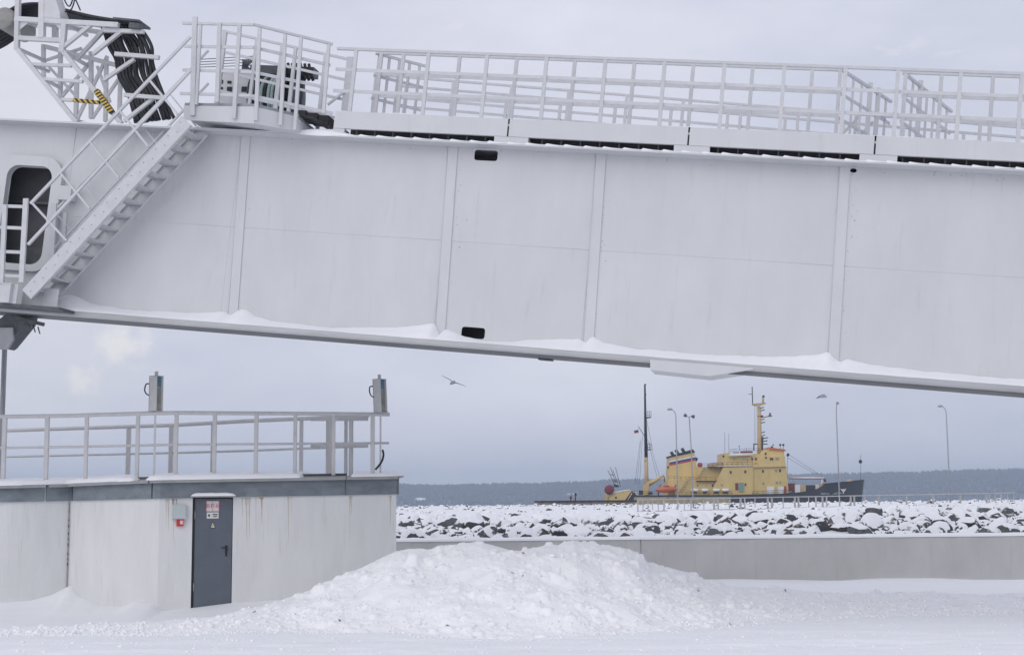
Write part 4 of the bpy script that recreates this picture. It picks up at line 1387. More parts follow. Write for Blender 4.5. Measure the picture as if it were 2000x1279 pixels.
def fpx(x, y):
    """photo point on the flat front wall -> (along, up)"""
    d = ray(x, y); e = Vector((0, 0, EYE)); nn = Vector((n2.x, n2.y, 0)); o_ = Vector((P2[0], P2[1], 0))
    t = (o_ - e).dot(nn) / d.dot(nn)
    p = e + d * t - o_
    return p.x * e2.x + p.y * e2.y, p.z


def path_wall(pts, off0, off1, zf0, zf1, nseg_smooth=True, mb=None):
    """sheet standing on a plan path, off0 its outer face and off1 its inner face"""
    mb = mb or MB()
    n = len(pts); nr = []
    for i in range(n):
        a = Vector(pts[max(i - 1, 0)]); b = Vector(pts[min(i + 1, n - 1)]); d = (b - a).normalized()
        nr.append(Vector((d.y, -d.x)) if d.x > 0 else Vector((-d.y, d.x)))
    b0 = len(mb.v)
    for i, p in enumerate(pts):
        for off in (off0, off1):
            q_ = Vector(p) + nr[i] * off
            for zf in (zf0, zf1):
                mb.v.append((q_.x - BX.x, q_.y - BX.y, zf(p[0])))
    for i in range(n - 1):
        a = b0 + i * 4; b = a + 4
        for (p, q_) in ((0, 1), (1, 3), (3, 2), (2, 0)):
            mb.f.append((a + p, b + p, b + q_, a + q_)); mb.m.append(0); mb.sm.append(False)
    for a in (b0, b0 + (n - 1) * 4):
        mb.f.append((a, a + 1, a + 3, a + 2)); mb.m.append(0); mb.sm.append(False)
    return mb


path_wall(SEG0, 0.0, -0.3, lambda X: -0.3, lambda X: roof_z(X) - 0.02).build('wall', M['plaster'], house)
path_wall(SEG1, 0.0, -0.3, lambda X: -0.3, lambda X: roof_z(X) - 0.02).build('wall', M['plaster'], house)
d0, d1 = fpx(374, 1100)[0], fpx(453.5, 1100)[0]
dtop = fpx(412, 971)[1]
mb = MB()
mb.extrude([(0.002, -0.3), (d0, -0.3), (d0, dtop), (d1, dtop), (d1, -0.3), (LEN, -0.3), (LEN, 2.66), (0.002, 2.60)], (0.0, -0.3), (), lambda p, q, d: fpt(p, q, d))
mb.build('wall', M['plaster'], house)
# side and back walls
PB = plan(768, 30.6); PL = plan(-170, 36.2)
for (a, b) in ((P3, PB), (PB, PL)):
    a = Vector(a) ; b = Vector(b); d = (b - a).normalized(); nn = Vector((-d.y, d.x))
    mb = MB(); vs = [(*(a + d * 0.002), -0.3), (*b, -0.3), (*(b + nn * 0.3), -0.3), (*(a + d * 0.002 + nn * 0.3), -0.3)]
    vs += [(v[0], v[1], roof_z(v[0]) - 0.02) for v in vs]
    mb.add([Vector(v) - BX for v in vs], [(0, 1, 2, 3), (4, 5, 6, 7), (0, 1, 5, 4), (1, 2, 6, 5), (2, 3, 7, 6), (3, 0, 4, 7)]); mb.build('wall', M['plaster'], house)
# roof slab
rp = FRONT + [PB, PL]
mb = MB(); n = len(rp)
mb.extrude(rp, (0, 1), (), lambda p, q, d: (p - BX.x, q - BX.y, roof_z(p) - (0.019 if d == 0 else -0.02)))
mb.build('roof_slab', M['eave'], house)
# fascia sheets, each piece its own
def sub_path(x0, x1):
    """front path between two photo columns"""
    X0 = at(x0, hz(x0), 28.5).x; X1 = at(x1, hz(x1), 28.6).x
    X0 = max(X0, FRONT[0][0] + 1e-3); X1 = min(X1, P3[0])
    pts = [(X0, float(wall_y(X0)))] + [p for p in FRONT if X0 + 0.02 < p[0] < X1 - 0.02] + [(X1, float(wall_y(X1)))]
    return pts


for (x0, x1) in ((-160, 84.7), (85, 135.8), (136.2, 311.3), (311.7, 668.8), (669.2, 790)):
    pth_ = sub_path(x0, x1)
    path_wall(pth_, 0.055, 0.002, fas_z, lambda X: roof_z(X) - 0.03).build('fascia_sheet', M['fascia'], house)
    path_wall(pth_, 0.19, -0.45, lambda X: roof_z(X) - 0.028, lambda X: roof_z(X) - 0.005).build('eave_flashing', M['eave'], house)
    path_wall(pth_, 0.185, 0.175, lambda X: roof_z(X) - 0.065, lambda X: roof_z(X) - 0.029).build('drip_edge', M['eave'], house)
# gable end of the fascia and eave
a = Vector(P3); b = Vector(PB); sd_ = (b - a).normalized(); sn_ = Vector((sd_.y, -sd_.x))
mb = MB()
vs = [a + sn_ * 0.055, b + sn_ * 0.055, b + sn_ * 0.002, a + sn_ * 0.002]
mb.add([Vector((v.x, v.y, z)) - BX for z in (2.31, 2.65) for v in vs], [(0, 1, 2, 3), (4, 5, 6, 7), (0, 1, 5, 4), (1, 2, 6, 5), (2, 3, 7, 6), (3, 0, 4, 7)]); mb.build('fascia_sheet', M['fascia'], house)
mb = MB()
vs = [a + sn_ * 0.12 + n2 * 0.19, b + sn_ * 0.12, b - sn_ * 0.2, a - sn_ * 0.002 + n2 * 0.19]
mb.add([Vector((v.x, v.y, z)) - BX for z in (2.653, 2.678) for v in vs], [(0, 1, 2, 3), (4, 5, 6, 7), (0, 1, 5, 4), (1, 2, 6, 5), (2, 3, 7, 6), (3, 0, 4, 7)]); mb.build('eave_flashing', M['eave'], house)
# corner pipe in the re-entrant angle
mb = MB(); mb.tube([Vector((P1[0], P1[1] - 0.03, -0.2)) - BX, Vector((P1[0], P1[1] - 0.03, 2.2)) - BX], 0.012, 6); mb.build('corner_seam', M['eave'], house)
for k in range(9):
    z = 0.9 + 0.14 * k + rnd.uniform(-0.05, 0.05)
    mb = MB(); mb.tube([Vector((P1[0] + 0.005, P1[1] - 0.05, z)) - BX, Vector((P1[0] + 0.005, P1[1] - 0.05, z + rnd.uniform(0.01, 0.05))) - BX], 0.010, 5); mb.build('seam_gap', M['dark'], house)

# door ---------------------------------------------------------------------
dz0 = -0.25
mb = MB(); mb.extrude([(d0 + 0.055, dz0), (d1 - 0.012, dz0), (d1 - 0.012, dtop - 0.03), (d0 + 0.055, dtop - 0.03)], (-0.02, -0.075), (), lambda p, q, d: fpt(p, q, d))
door = mb.build('door', M['door'], house)
mb = MB()
mb.extrude([(d0 - 0.002, dz0), (d0 + 0.05, dz0), (d0 + 0.05, dtop - 0.028), (d1 - 0.008, dtop - 0.028), (d1 - 0.008, dz0), (d1 + 0.002, dz0), (d1 + 0.002, dtop + 0.002), (d0 - 0.002, dtop + 0.002)], (-0.04, -0.12), (), lambda p, q, d: fpt(p, q, d))
mb.build('door_frame', M['black'], door)
for z in (0.45, 1.85):
    mb = MB(); a = fpt(d0 + 0.05, z, -0.012); mb.tube([a, a + Vector((0, 0, 0.16))], 0.011, 6); mb.build('hinge', M['galv'], door)


def plate(x0, y0, x1, y1, off, th, m, parent, name):
    s0, za = fpx(x0, y0); s1, zb = fpx(x1, y1)
    mb = MB(); mb.extrude([(s0, zb), (s1, zb), (s1, za), (s0, za)], (off, off + th), (), lambda p, q, d: fpt(p, q, d))
    return mb, (s0 + s1) / 2, (za + zb) / 2, s1 - s0, za - zb


def text_frame(s, z, off):
    p = fpt(s, z, off)
    return Matrix(((e2.x, 0, n2.x, p.x), (e2.y, 0, n2.y, p.y), (0, 1, 0, p.z), (0, 0, 0, 1)))


# sign with red category lettering
mb, s_, z_, w_, h_ = plate(403, 978, 428, 998, -0.018, 0.004, None, None, '')
mb.text('В1', h_ * 0.52, text_frame(s_ - w_ * 0.25, z_, -0.0125), 1)
mb.text('П-IIа', h_ * 0.46, text_frame(s_ + w_ * 0.25, z_, -0.0125), 1)
for q_ in (-w_ / 2 + 0.006, -0.002, w_ / 2 - 0.006):
    c = [(s_ + q_ - 0.003, z_ - h_ / 2), (s_ + q_ + 0.003, z_ - h_ / 2), (s_ + q_ + 0.003, z_ + h_ / 2), (s_ + q_ - 0.003, z_ + h_ / 2)]
    mb.add([fpt(a_, b_, -0.0128) for a_, b_ in c], [(0, 1, 2, 3)], 1)
o = mb.build('category_sign', [M['signpink'], M['redink']], door)
o['label'] = 'white sign with red lettering near the top of the door'
# notice with a black symbol and two short printed lines too small to read
mb, s_, z_, w_, h_ = plate(404, 1000, 427, 1012, -0.018, 0.004, None, None, '')
for (cs, cz, ww, hh) in ((-0.31, 0.0, 0.15, 0.36), (0.20, 0.14, 0.42, 0.17), (0.20, -0.17, 0.32, 0.15)):
    c = [(s_ + w_ * (cs - ww / 2), z_ + h_ * (cz - hh / 2)), (s_ + w_ * (cs + ww / 2), z_ + h_ * (cz - hh / 2)), (s_ + w_ * (cs + ww / 2), z_ + h_ * (cz + hh / 2)), (s_ + w_ * (cs - ww / 2), z_ + h_ * (cz + hh / 2))]
    mb.add([fpt(a_, b_, -0.0128) for a_, b_ in c], [(0, 1, 2, 3)], 1)
o = mb.build('notice_plate', [M['sign'], M['blackink']], door)
o['label'] = 'small white notice with black print below the red-lettered sign'
# electric hazard triangle
a0 = fpx(410.5, 1031); a1 = fpx(421, 1031); a2 = fpx(415.5, 1017)
mb = MB()
mb.extrude([a0, a1, a2], (-0.018, -0.014), (), lambda p, q, d: fpt(p, q, d), 1)
cx0 = (a0[0] + a1[0] + a2[0]) / 3; cz0 = (a0[1] + a1[1] + a2[1]) / 3
inn = [(cx0 + (p[0] - cx0) * 0.72, cz0 + (p[1] - cz0) * 0.72) for p in (a0, a1, a2)]
mb.add([fpt(p[0], p[1], -0.0128) for p in inn], [(0, 1, 2)], 0)
bolt = [(0.008, 0.030), (-0.012, 0.002), (-0.001, 0.002), (-0.008, -0.026), (0.014, 0.008), (0.002, 0.008)]
mb.add([fpt(cx0 + p[0], cz0 + p[1], -0.0118) for p in bolt], [(0, 1, 2, 5), (2, 3, 4, 5)], 1)
o = mb.build('hazard_triangle', [M['yellowsign'], M['blackink']], door)
o['label'] = 'pale yellow electric hazard triangle on the door'
# lever handle on its long plate
hs, hzz = fpx(442, 1069)
mb = MB()
mb.extrude([(hs - 0.018, hzz - 0.17), (hs + 0.018, hzz - 0.17), (hs + 0.022, hzz - 0.05), (hs + 0.022, hzz + 0.045), (hs - 0.022, hzz + 0.045), (hs - 0.022, hzz - 0.05)], (-0.02, -0.006), (), lambda p, q, d: fpt(p, q, d))
mb.tube([fpt(hs, hzz, -0.01), fpt(hs, hzz, 0.045)], 0.011, 8)
mb.tube([fpt(hs + 0.012, hzz, 0.045), fpt(hs - 0.06, hzz + 0.003, 0.047), fpt(hs - 0.105, hzz - 0.002, 0.04)], [0.012, 0.010, 0.009], 8)
mb.tube([fpt(hs, hzz - 0.10, -0.01), fpt(hs, hzz - 0.10, 0.004)], 0.014, 8)
mb.build('lever_handle', M['black'], door)
# canopy
c0, c1 = fpx(372, 970)[0], fpx(460, 970)[0]; cz = fpx(412, 970)[1]
mb = MB(); mb.extrude([(c0, cz - 0.005), (c1, cz - 0.005), (c1, cz + 0.02), (c0, cz + 0.02)], (0.058, 0.20), (), lambda p, q, d: fpt(p, q, d)); mb.build('door_canopy', M['eave'], house)
mb = MB(); N_ = 16
for i in range(N_ + 1):
    s = c0 + (c1 - c0) * i / N_; k = math.sqrt(max(0, 1 - abs(2 * i / N_ - 1) ** 6)) * (0.06 + 0.008 * mnoise.noise(Vector((i * 0.6, 2, 0))))
    for (off, f_) in ((0.215, 0.0), (0.212, 0.55), (0.17, 1.0), (0.06, 1.05)):
        mb.v.append(tuple(fpt(s, cz + 0.0202 + k * f_ - (0.004 if f_ == 0 else 0), off)))
    if i:
        for j in range(3):
            a = (i - 1) * 4 + j; mb.f.append((a, a + 4, a + 5, a + 1)); mb.m.append(0); mb.sm.append(True)
o = mb.build('canopy_snow', M['roofsnow']); o.location = BX
tag(o, 'rounded strip of snow on the small canopy over the door', 'snow', kind='stuff')
# enclosure and fire call point
mb, *_ = plate(337, 985, 363, 1013, 0.001, 0.10, None, None, ''); en = mb.build('grey_enclosure', M['boxgrey'], house)
mb, *_ = plate(338.5, 986.5, 361.5, 1011.5, 0.1005, 0.006, None, None, ''); mb.build('enclosure_lid', M['boxgrey'], en)
mb, *_ = plate(345, 1013.5, 358, 1027, 0.001, 0.07, None, None, ''); cp = mb.build('fire_call_point', M['red'], house)
mb, *_ = plate(351.5, 1016, 357, 1023, 0.0705, 0.004, None, None, ''); mb.build('call_point_window', M['signpink'], cp)
# rust stain below the fascia
st = [fpx(x, y) for x, y in ((505, 971), (516, 971), (513.2, 974), (512.4, 981), (511.9, 1000), (511.5, 1022), (511.2, 1022), (511, 998), (510.3, 982), (509, 975))]
mb = MB(); mb.extrude(st, (0.0005, 0.0015), (), lambda p, q, d: fpt(p, q, d)); mb.build('rust_stain', M['rust'], house)

qd = random.Random(21)
M['drip'] = mat('brownish_drip_stain', (0.53, 0.50, 0.44), 0.8, var=0.12, vscale=9)
for k in range(16):
    x = qd.choice((qd.uniform(320, 370), qd.uniform(458, 500), qd.uniform(525, 765)))
    L_ = qd.uniform(14, 90); w_ = qd.uniform(0.5, 1.5); y0 = float(np.interp(x, [312, 774], [974, 967]))
    pts = [(x - w_ * 2.2, y0), (x + w_ * 2.4, y0), (x + w_, y0 + L_ * 0.2), (x + w_ * 0.6, y0 + L_ * 0.6), (x + 0.2, y0 + L_), (x - 0.3, y0 + L_ * 0.97), (x - w_ * 0.5, y0 + L_ * 0.5), (x - w_, y0 + L_ * 0.15)]
    mb = MB(); mb.extrude([fpx(a_, b_) for a_, b_ in pts], (0.0004, 0.0011), (), lambda p, q, d: fpt(p, q, d)); mb.build('drip_stain', M['drip'], house)

# snow on the roof, broken where the flashing is bare ---------------------------
mb = MB(); cols = np.arange(-155, 783, 4.0); k = 6
def thick(x):
    t_ = 0.085 + 0.02 * mnoise.noise(Vector((x * 0.02, 3, 0))) + 0.012 * mnoise.noise(Vector((x * 0.09, 7, 0)))
    for (a, b, w0) in ((272, 312, 14), (584, 690, 10)):
        g_ = min(max((x - a) / w0, 0), 1) * min(max((b - x) / w0, 0), 1)
        t_ *= 1 - min(1, g_ * 1.3)
    if x > 690:
        t_ *= 0.75 * min(1, max(0, (784 - x) / 30)) ** 0.5
    return t_
for i, x in enumerate(cols):
    Xp = min(at(x, hz(x), 28.7).x, P3[0] + 0.10); yw = float(wall_y(min(Xp, P3[0])))
    h = thick(x); rz = roof_z(Xp)
    back = 2.2
    bare = h < 0.012
    for (dy, f_, ex) in ((-0.205 if not bare else -0.10, -0.15, 0), (-0.205 if not bare else -0.09, 0.45, 0), (-0.15, 0.95, 0), (0.05, 1.0, 0.005), (0.5, 1.0, 0.055 if not bare else 0.0), (back, 1.0, 0.06)):
        hh_ = h * f_ + ex
        if dy == back:
            hh_ = max(hh_, 0.09)
        mb.v.append((Xp, yw + dy, rz + (hh_ if not bare or dy > 0.4 else -0.012)))
    if i:
        for j in range(k - 1):
            a = (i - 1) * k + j; mb.f.append((a, a + k, a + k + 1, a + 1)); mb.m.append(0); mb.sm.append(True)
tag(mb.build('roof_snow', M['roofsnow']), 'soft snow blanket on the pump house roof edge', 'snow', kind='stuff')
# dark kerb strips showing in the bare places
for (x0, x1) in ((262, 312), (578, 677)):
    a = at(x0, 922, float(wall_y(at(x0, 922, 28.6).x)) + 0.22); b = at(x1, 922, float(wall_y(at(x1, 922, 28.9).x)) + 0.22)
    a.z = roof_z(a.x) + 0.03; b.z = roof_z(b.x) + 0.03
    mb = MB(); mb.bar(a - BX, b - BX, 0.10, 0.085); mb.build('roof_kerb', M['bracket'], house)

# roof railings -------------------------------------------------------------
def yr(x): return float(np.interp(x, [-60, 0, 345, 760], [28.9, 28.8, 28.35, 29.15]))
def ybk(x): return float(np.interp(x, [-60, 0, 340, 480, 640, 720], [34.7, 34.4, 32.6, 31.2, 30.2, 29.95]))
def roof_rail(tops, mids, posts, yf, r_top, r_mid, r_post, label):
    root = thing('roof_railing', label, 'railing', (at(300, 915, yf(300)).x, yf(300), 2.7))
    L0 = root.location.copy()
    mb = MB(); pts = [at(x, y, yf(x)) - L0 for x, y in tops]; mb.tube(pts, r_top, 10); mb.build('handrail', M['roofrail'], root)
    mb = MB(); mb.tube([at(x, y, yf(x)) - L0 for x, y in mids], r_mid, 8); mb.build('lower_rail', M['roofrail'], root)
    for (x, rr) in posts:
        y = float(np.interp(x, [p[0] for p in tops], [p[1] for p in tops]))
        p = at(x, y, yf(x))
        mb = MB(); mb.bar(Vector((p.x, p.y, roof_z(p.x) - 0.0)) - L0, Vector((p.x, p.y, p.z)) - L0, rr * 2, rr * 2)
        mb.build('post', M['roofrail'], root)
        mb = MB(); mb.box(Vector((p.x - 0.06, p.y - 0.06, roof_z(p.x) + 0.02)) - L0, Vector((p.x + 0.06, p.y + 0.06, roof_z(p.x) + 0.035)) - L0); mb.build('base_plate', M['bracket'], root)
    return root


roof_rail([(-60, 815), (0, 813.5), (145, 811.5), (170, 810.5), (270, 807.5), (345, 806), (500, 807), (650, 808), (761, 809)], [(-60, 876), (0, 874.5), (170, 872), (345, 868), (500, 867), (760, 865)],
          [(10, 0.04), (93, 0.04), (170, 0.035), (270, 0.035), (345, 0.036), (420, 0.036), (501, 0.038), (577, 0.034), (652, 0.034), (728, 0.042)], yr, 0.042, 0.024, 0.036, 'white pipe railing along the front edge of the pump house roof')
roof_rail([(-60, 843), (0, 841), (340, 830), (480, 822), (640, 815.5), (720, 812)], [(-60, 894), (0, 892), (340, 884), (480, 880), (640, 874), (718, 870)],
          [(-20, 0.045), (92, 0.045), (252, 0.045), (335, 0.045), (417, 0.045), (589, 0.038), (641, 0.04), (648, 0.035), (676, 0.034), (687, 0.034)], ybk, 0.045, 0.026, 0.04, 'grey pipe railing along the rear edge of the pump house roof')
root = thing('roof_railing', 'short thick grey pipe rail clamped to the end of the rear roof railing', 'railing', at(660, 905, 29.7))
L0 = root.location.copy()
for y, nm, rr in ((818, 'handrail', 0.045), (871.5, 'lower_rail', 0.035)):
    mb = MB(); mb.tube([at(607, y, 29.75) - L0, at(719, y - 0.5, 29.7) - L0], rr, 10); mb.build(nm, M['roofrail'], root)
for x in (645, 684):
    p = at(x, 818, 29.72); mb = MB(); mb.bar(Vector((p.x, p.y, roof_z(p.x))) - L0, p - L0, 0.05); mb.build('post', M['roofrail'], root)

# beacon boxes on the railing -------------------------------------------------
def beacon(xl, xc, xr, yt, yb, inner, label, grp, lean=0.0):
    Yc = yr(xc) - 0.07
    pc = at(xc, yb, Yc); L0 = Vector((pc.x, Yc, pc.z))
    root = thing('beacon_box', label, 'beacon box', L0)
    z1 = at(xc, yt, Yc).z - L0.z
    l_ = at(xl, yb, Yc + 0.09) - L0; r_ = at(xr, yb, Yc + 0.11) - L0
    L2 = Vector((l_.x, 0.09, 0)); R2 = Vector((r_.x, 0.11, 0)); C2 = Vector((0, 0, 0)); B2 = L2 + R2
    sh = Vector((lean, 0, 0))
    th = 0.012
    for (a, b, nm, m_) in ((L2, C2, 'side_plate', 'boxwhite'), (B2, L2, 'back_plate', 'boxgreen'), (R2, B2, 'side_plate', 'boxwhite')):
        d = (b - a).normalized(); nn = Vector((-d.y, d.x, 0))
        if nn.dot(B2 * 0.5 - a) < 0:
            nn = -nn
        mb = MB(); vs = [a, b, b + nn * th, a + nn * th]
        mb.add(vs + [v + Vector((0, 0, z1)) + sh for v in vs], [(0, 1, 2, 3), (4, 5, 6, 7), (0, 1, 5, 4), (1, 2, 6, 5), (2, 3, 7, 6), (3, 0, 4, 7)])
        mb.build(nm, M[m_], root)
    # tinted lens board inside the open side
    for (f0, f1, m_, nm) in ((0.70, 0.98, 'boxblue', 'lens_board'), (0.02, 0.70, 'boxgreen', 'lower_board')):
        mb = MB(); ins = L2 * 0.22
        vs = [C2 + ins + R2 * 0.06, R2 + ins, R2 + ins + L2 * 0.05, C2 + ins + R2 * 0.06 + L2 * 0.05]
        mb.add([v + Vector((0, 0, z1 * f0)) + sh * f0 for v in vs] + [v + Vector((0, 0, z1 * f1)) + sh * f1 for v in vs], [(0, 1, 2, 3), (4, 5, 6, 7), (0, 1, 5, 4), (1, 2, 6, 5), (2, 3, 7, 6), (3, 0, 4, 7)])
        mb.build(nm, M[m_], root)
    for z, nm in ((0.0, 'bottom_plate'), (z1 - 0.012, 'top_plate')):
        mb = MB(); s_ = sh * (z / z1)
        vs = [p * 0.98 + s_ for p in (C2, R2, B2, L2)]
        mb.add([v + Vector((0, 0, z)) for v in vs] + [v + Vector((0, 0, z + 0.012)) for v in vs], [(0, 1, 2, 3), (4, 5, 6, 7), (0, 1, 5, 4), (1, 2, 6, 5), (2, 3, 7, 6), (3, 0, 4, 7)]); mb.build(nm, M['boxwhite'], root)
    mb = MB(); c = B2 * 0.5 + sh; mb.box(c + Vector((-0.03, -0.03, z1)), c + Vector((0.03, 0.03, z1 + 0.09))); mb.build('cap', M['boxwhite'], root)
    mb = MB(); e = L2 + Vector((-0.002, 0, z1 * 0.5)); top = L2 + Vector((0.0, 0, z1 * 0.78)) + sh * 0.7
    mb.tube(spline([top, top + Vector((-0.06, 0, -0.01)), e + Vector((-0.085, 0, 0.08)), e + Vector((-0.05, 0, 0.0)), e + Vector((0.01, 0, -0.03))], 3), 0.014, 6); mb.build('cable_loop', M['black'], root)
    # slim pole that carries the box down to the roof
    c = B2 * 0.5; foot = roof_z(L0.x) - L0.z
    mb = MB(); mb.bar(Vector((c.x, c.y - 0.02, foot)), Vector((c.x, c.y - 0.02, 0.002)), 0.035); mb.build('pole', M['roofrail'], root)
    return root, L0


beacon(290, 305, 318, 733, 803, 'boxblue', 'dented white beacon box with blue inside near the roof corner by the door', None)
root, L0 = beacon(730, 745, 757, 739, 805, 'boxgreen', 'leaning white beacon box at the far end of the roof railing', None, lean=-0.03)
mb = MB(); mb.tube(spline([at(747, 878, 29.05) - L0, at(749, 888, 29.05) - L0, at(745, 902, 29.05) - L0, at(733, 917, 29.05) - L0], 3), 0.022, 7); mb.build('cable', M['black'], root)

# grey post standing on the roof below the boom's raised end
Yp = 30.2
pb_ = at(1, 905, Yp); zr = roof_z(pb_.x) + 0.02
root = thing('steel_post', 'tall plain grey steel post standing on the roof behind the railing', 'post', (pb_.x, Yp, zr))
pt = at(1, 655, Yp)
mb = MB(); mb.tube([(0, 0, 0), (0, 0, pt.z - zr)], 0.055, 12); mb.build('shaft', M['galv'], root)
mb = MB(); mb.box((-0.12, -0.12, 0), (0.12, 0.12, 0.02)); mb.build('base_plate', M['bracket'], root)

# ================================================================== QUAY FENCE AND LAMPS
fy = lambda x: float(np.interp(x, [1245, 1980], [100, 120]))
ftop_y = lambda x: float(np.interp(x, [1245, 1985], [975.5, 962])); fbot_y = lambda x: float(np.interp(x, [1245, 1985], [999, 981]))
L0 = at(1600, 990, fy(1600))
fence = thing('quay_fence', 'long low steel fence on the quay in front of the ship', 'fence', L0)
for f_, nm in ((ftop_y, 'top_rail'), (fbot_y, 'bottom_rail')):
    xs = [1245, 1430, 1620, 1800, 1982]
    for i in range(4):
        mb = MB(); mb.bar(at(xs[i], f_(xs[i]), fy(xs[i])) - L0, at(xs[i + 1], f_(xs[i + 1]), fy(xs[i + 1])) - L0, 0.075, 0.075); mb.build(nm, M['fencegrey'], fence)
thick_p = [1246, 1297, 1324, 1350, 1395, 1403, 1447, 1455, 1500, 1508, 1553, 1560, 1594, 1607, 1615, 1662, 1669, 1717, 1771, 1823, 1876, 1927]
thin_p = [1256, 1266, 1275, 1286, 1337, 1375, 1425, 1475, 1530, 1580, 1640, 1690, 1933, 1944, 1956, 1969, 1981]
for x in thick_p + thin_p:
    w_ = 0.13 if x in (1500, 1508, 1553, 1560, 1607, 1662, 1669, 1717, 1771, 1823, 1876, 1927, 1395, 1447) else (0.09 if x in thick_p else 0.055)
    a = at(x, fbot_y(x) + 2, fy(x)) - L0; b = at(x, ftop_y(x) - 0.5, fy(x)) - L0
    mb = MB(); mb.bar(a, Vector((a.x, a.y, b.z)), w_, 0.10); mb.build('post', M['fencebase'] if w_ > 0.1 else M['fencegrey'], fence)


def lamp(xb, yb, xt, yt, Yl, kind, label):
    base = at(xb, yb, Yl); zt = at(xt, yt, Yl).z
    base.z = float(bw_full(np.array([base.x]), np.array([Yl]))[0]) - 0.15
    root = thing('street_lamp', label, 'lamp post', base)
    H_ = zt - base.z
    top = Vector((0, 0, H_))
    if kind == 'arm':
        pts = [(0, 0, 0), (0, 0, H_ * 0.5), (0, 0, H_ * 0.93), (-0.06, 0, H_ * 0.965), (-0.22, 0, H_ * 0.99), (-0.36, 0, H_)]
        mb = MB(); mb.tube(pts, [0.06, 0.05, 0.04, 0.036, 0.034, 0.034], 8); mb.build('pole', M['galv'], root)
        mb = MB(); mb.lathe([(0.0, 0.0), (0.08, 0.05), (0.11, 0.2), (0.08, 0.42), (0.0, 0.46)], (-0.26, 0, H_ + 0.01), (-1, 0, -0.05), 10); mb.build('lamp_head', M['galv'], root)
    elif kind == 'front':
        pts = [(0, 0, 0), (0, 0, H_ * 0.5), (0, 0, H_ * 0.93), (0, -0.1, H_ * 0.97), (0, -0.35, H_)]
        mb = MB(); mb.tube(pts, [0.06, 0.05, 0.04, 0.036, 0.034], 8); mb.build('pole', M['galv'], root)
        mb = MB(); mb.lathe([(0.0, 0.0), (0.10, 0.05), (0.13, 0.2), (0.10, 0.42), (0.0, 0.46)], (0, -0.3, H_ + 0.01), (0, -1, -0.05), 10); mb.build('lamp_head', M['galv'], root)
    else:
        mb = MB(); mb.tube([(0.05, 0, 0), (0.0, 0, H_ * 0.6), (-0.12, 0, H_)], [0.06, 0.05, 0.04], 8); mb.build('pole', M['galv'], root)
        mb = MB(); mb.bar((-0.34, 0, H_), (0.2, 0, H_ - 0.05), 0.05); mb.build('crossarm', M['galv'], root)
        for (x, z, d) in ((-0.40, 0.06, (-0.8, -0.4, 0.45)), (0.16, 0.0, (0.5, -0.6, -0.2))):
            mb = MB(); c = Vector((x, 0, H_ + z)); d = Vector(d).normalized()
            mb.lathe([(0.0, -0.12), (0.08, -0.10), (0.16, 0.12), (0.0, 0.13)], c, d, 10); mb.build('lamp_head', M['bracket'], root)
    return root


lamp(1324, 992, 1322, 799, 118, 'arm', 'slim grey lamp post with short bent arm beside the funnel stripe')
lamp(1353, 990, 1349, 813, 118, 'flood', 'grey post with two tilted floodlights in front of the funnel')
lamp(1640, 985, 1637, 788, 118, 'front', 'tall grey lamp post in front of the ship bow')
lamp(1856, 978, 1848, 793, 122, 'arm', 'grey lamp post with bent arm standing alone beyond the ship bow')

# ================================================================== SHIP
SY = 370.0
SO = at(1435, 1018, SY); SO.z = -3.0
ship = thing('icebreaker', 'yellow and black icebreaker ship moored beyond the breakwater', 'ship', SO)


def sp(x, y, dy):
    return at(x, y, SY + dy) - SO


def hullprof(x, a, b):
    return float(np.interp(x, a, b))


HX = [1184, 1200, 1240, 1300, 1500, 1580, 1620, 1650, 1672, 1684, 1688]
HB = [5.5, 7.2, 8.6, 9.0, 9.0, 8.6, 7.2, 5.0, 2.6, 0.9, 0.15]
TY = ([1184, 1230, 1240, 1430, 1500, 1545, 1560, 1590, 1604, 1610, 1650, 1688], [982, 979, 967, 966, 964, 963, 961, 957, 950, 944.5, 940.5, 936])
mb = MB(); xs = [1186, 1195, 1210, 1230, 1240, 1300, 1360, 1430, 1480, 1500, 1530, 1560, 1580, 1594, 1604, 1611, 1625, 1640, 1655, 1668, 1678, 1684, 1688]
for x in xs:
    hb = hullprof(x, HX, HB); t_ = sp(x, hullprof(x, *TY), -hb)
    sw = max(0, (x - 1560) / 128) ** 2 * 2.0
    b_ = Vector((t_.x - sw * 0.9, 0, -1.0)); hb2 = hb * (0.93 - 0.25 * max(0, (x - 1560) / 128))
    mb.v += [(t_.x, -hb, t_.z), (b_.x, -hb2, b_.z), (b_.x, hb2, b_.z), (t_.x, hb, t_.z), (t_.x - 0.02, hb - 0.12 if hb > 0.3 else 0.05, t_.z), (t_.x - 0.02, -hb + 0.12 if hb > 0.3 else -0.05, t_.z)]
k = 6
for i in range(len(xs) - 1):
    a = i * k
    for (p, q_) in ((0, 1), (1, 2), (2, 3), (3, 4), (5, 0)):
        mb.f.append((a + p, a + q_, a + k + q_, a + k + p)); mb.m.append(0); mb.sm.append(p in (0, 2))
mb.f.append((0, 1, 2, 3)); a = (len(xs) - 1) * k; mb.f.append((a, a + 1, a + 2, a + 3)); mb.m += [0, 0]; mb.sm += [False, False]
hull = mb.build('hull', M['shiphull'], ship)
mb = MB()
pts = [sp(x, hullprof(x, *TY) + 7, -hullprof(x, HX, HB)) for x in xs[4:-2]]
hbs = [hullprof(x, HX, HB) - 0.2 for x in xs[4:-2]]
mb.add([(p.x, -h_, p.z) for p, h_ in zip(pts, hbs)] + [(p.x, h_, p.z) for p, h_ in zip(pts, hbs)], [(i, i + 1, i + 1 + len(pts), i + len(pts)) for i in range(len(pts) - 1)])
mb.build('main_deck', M['shipdark'], ship)


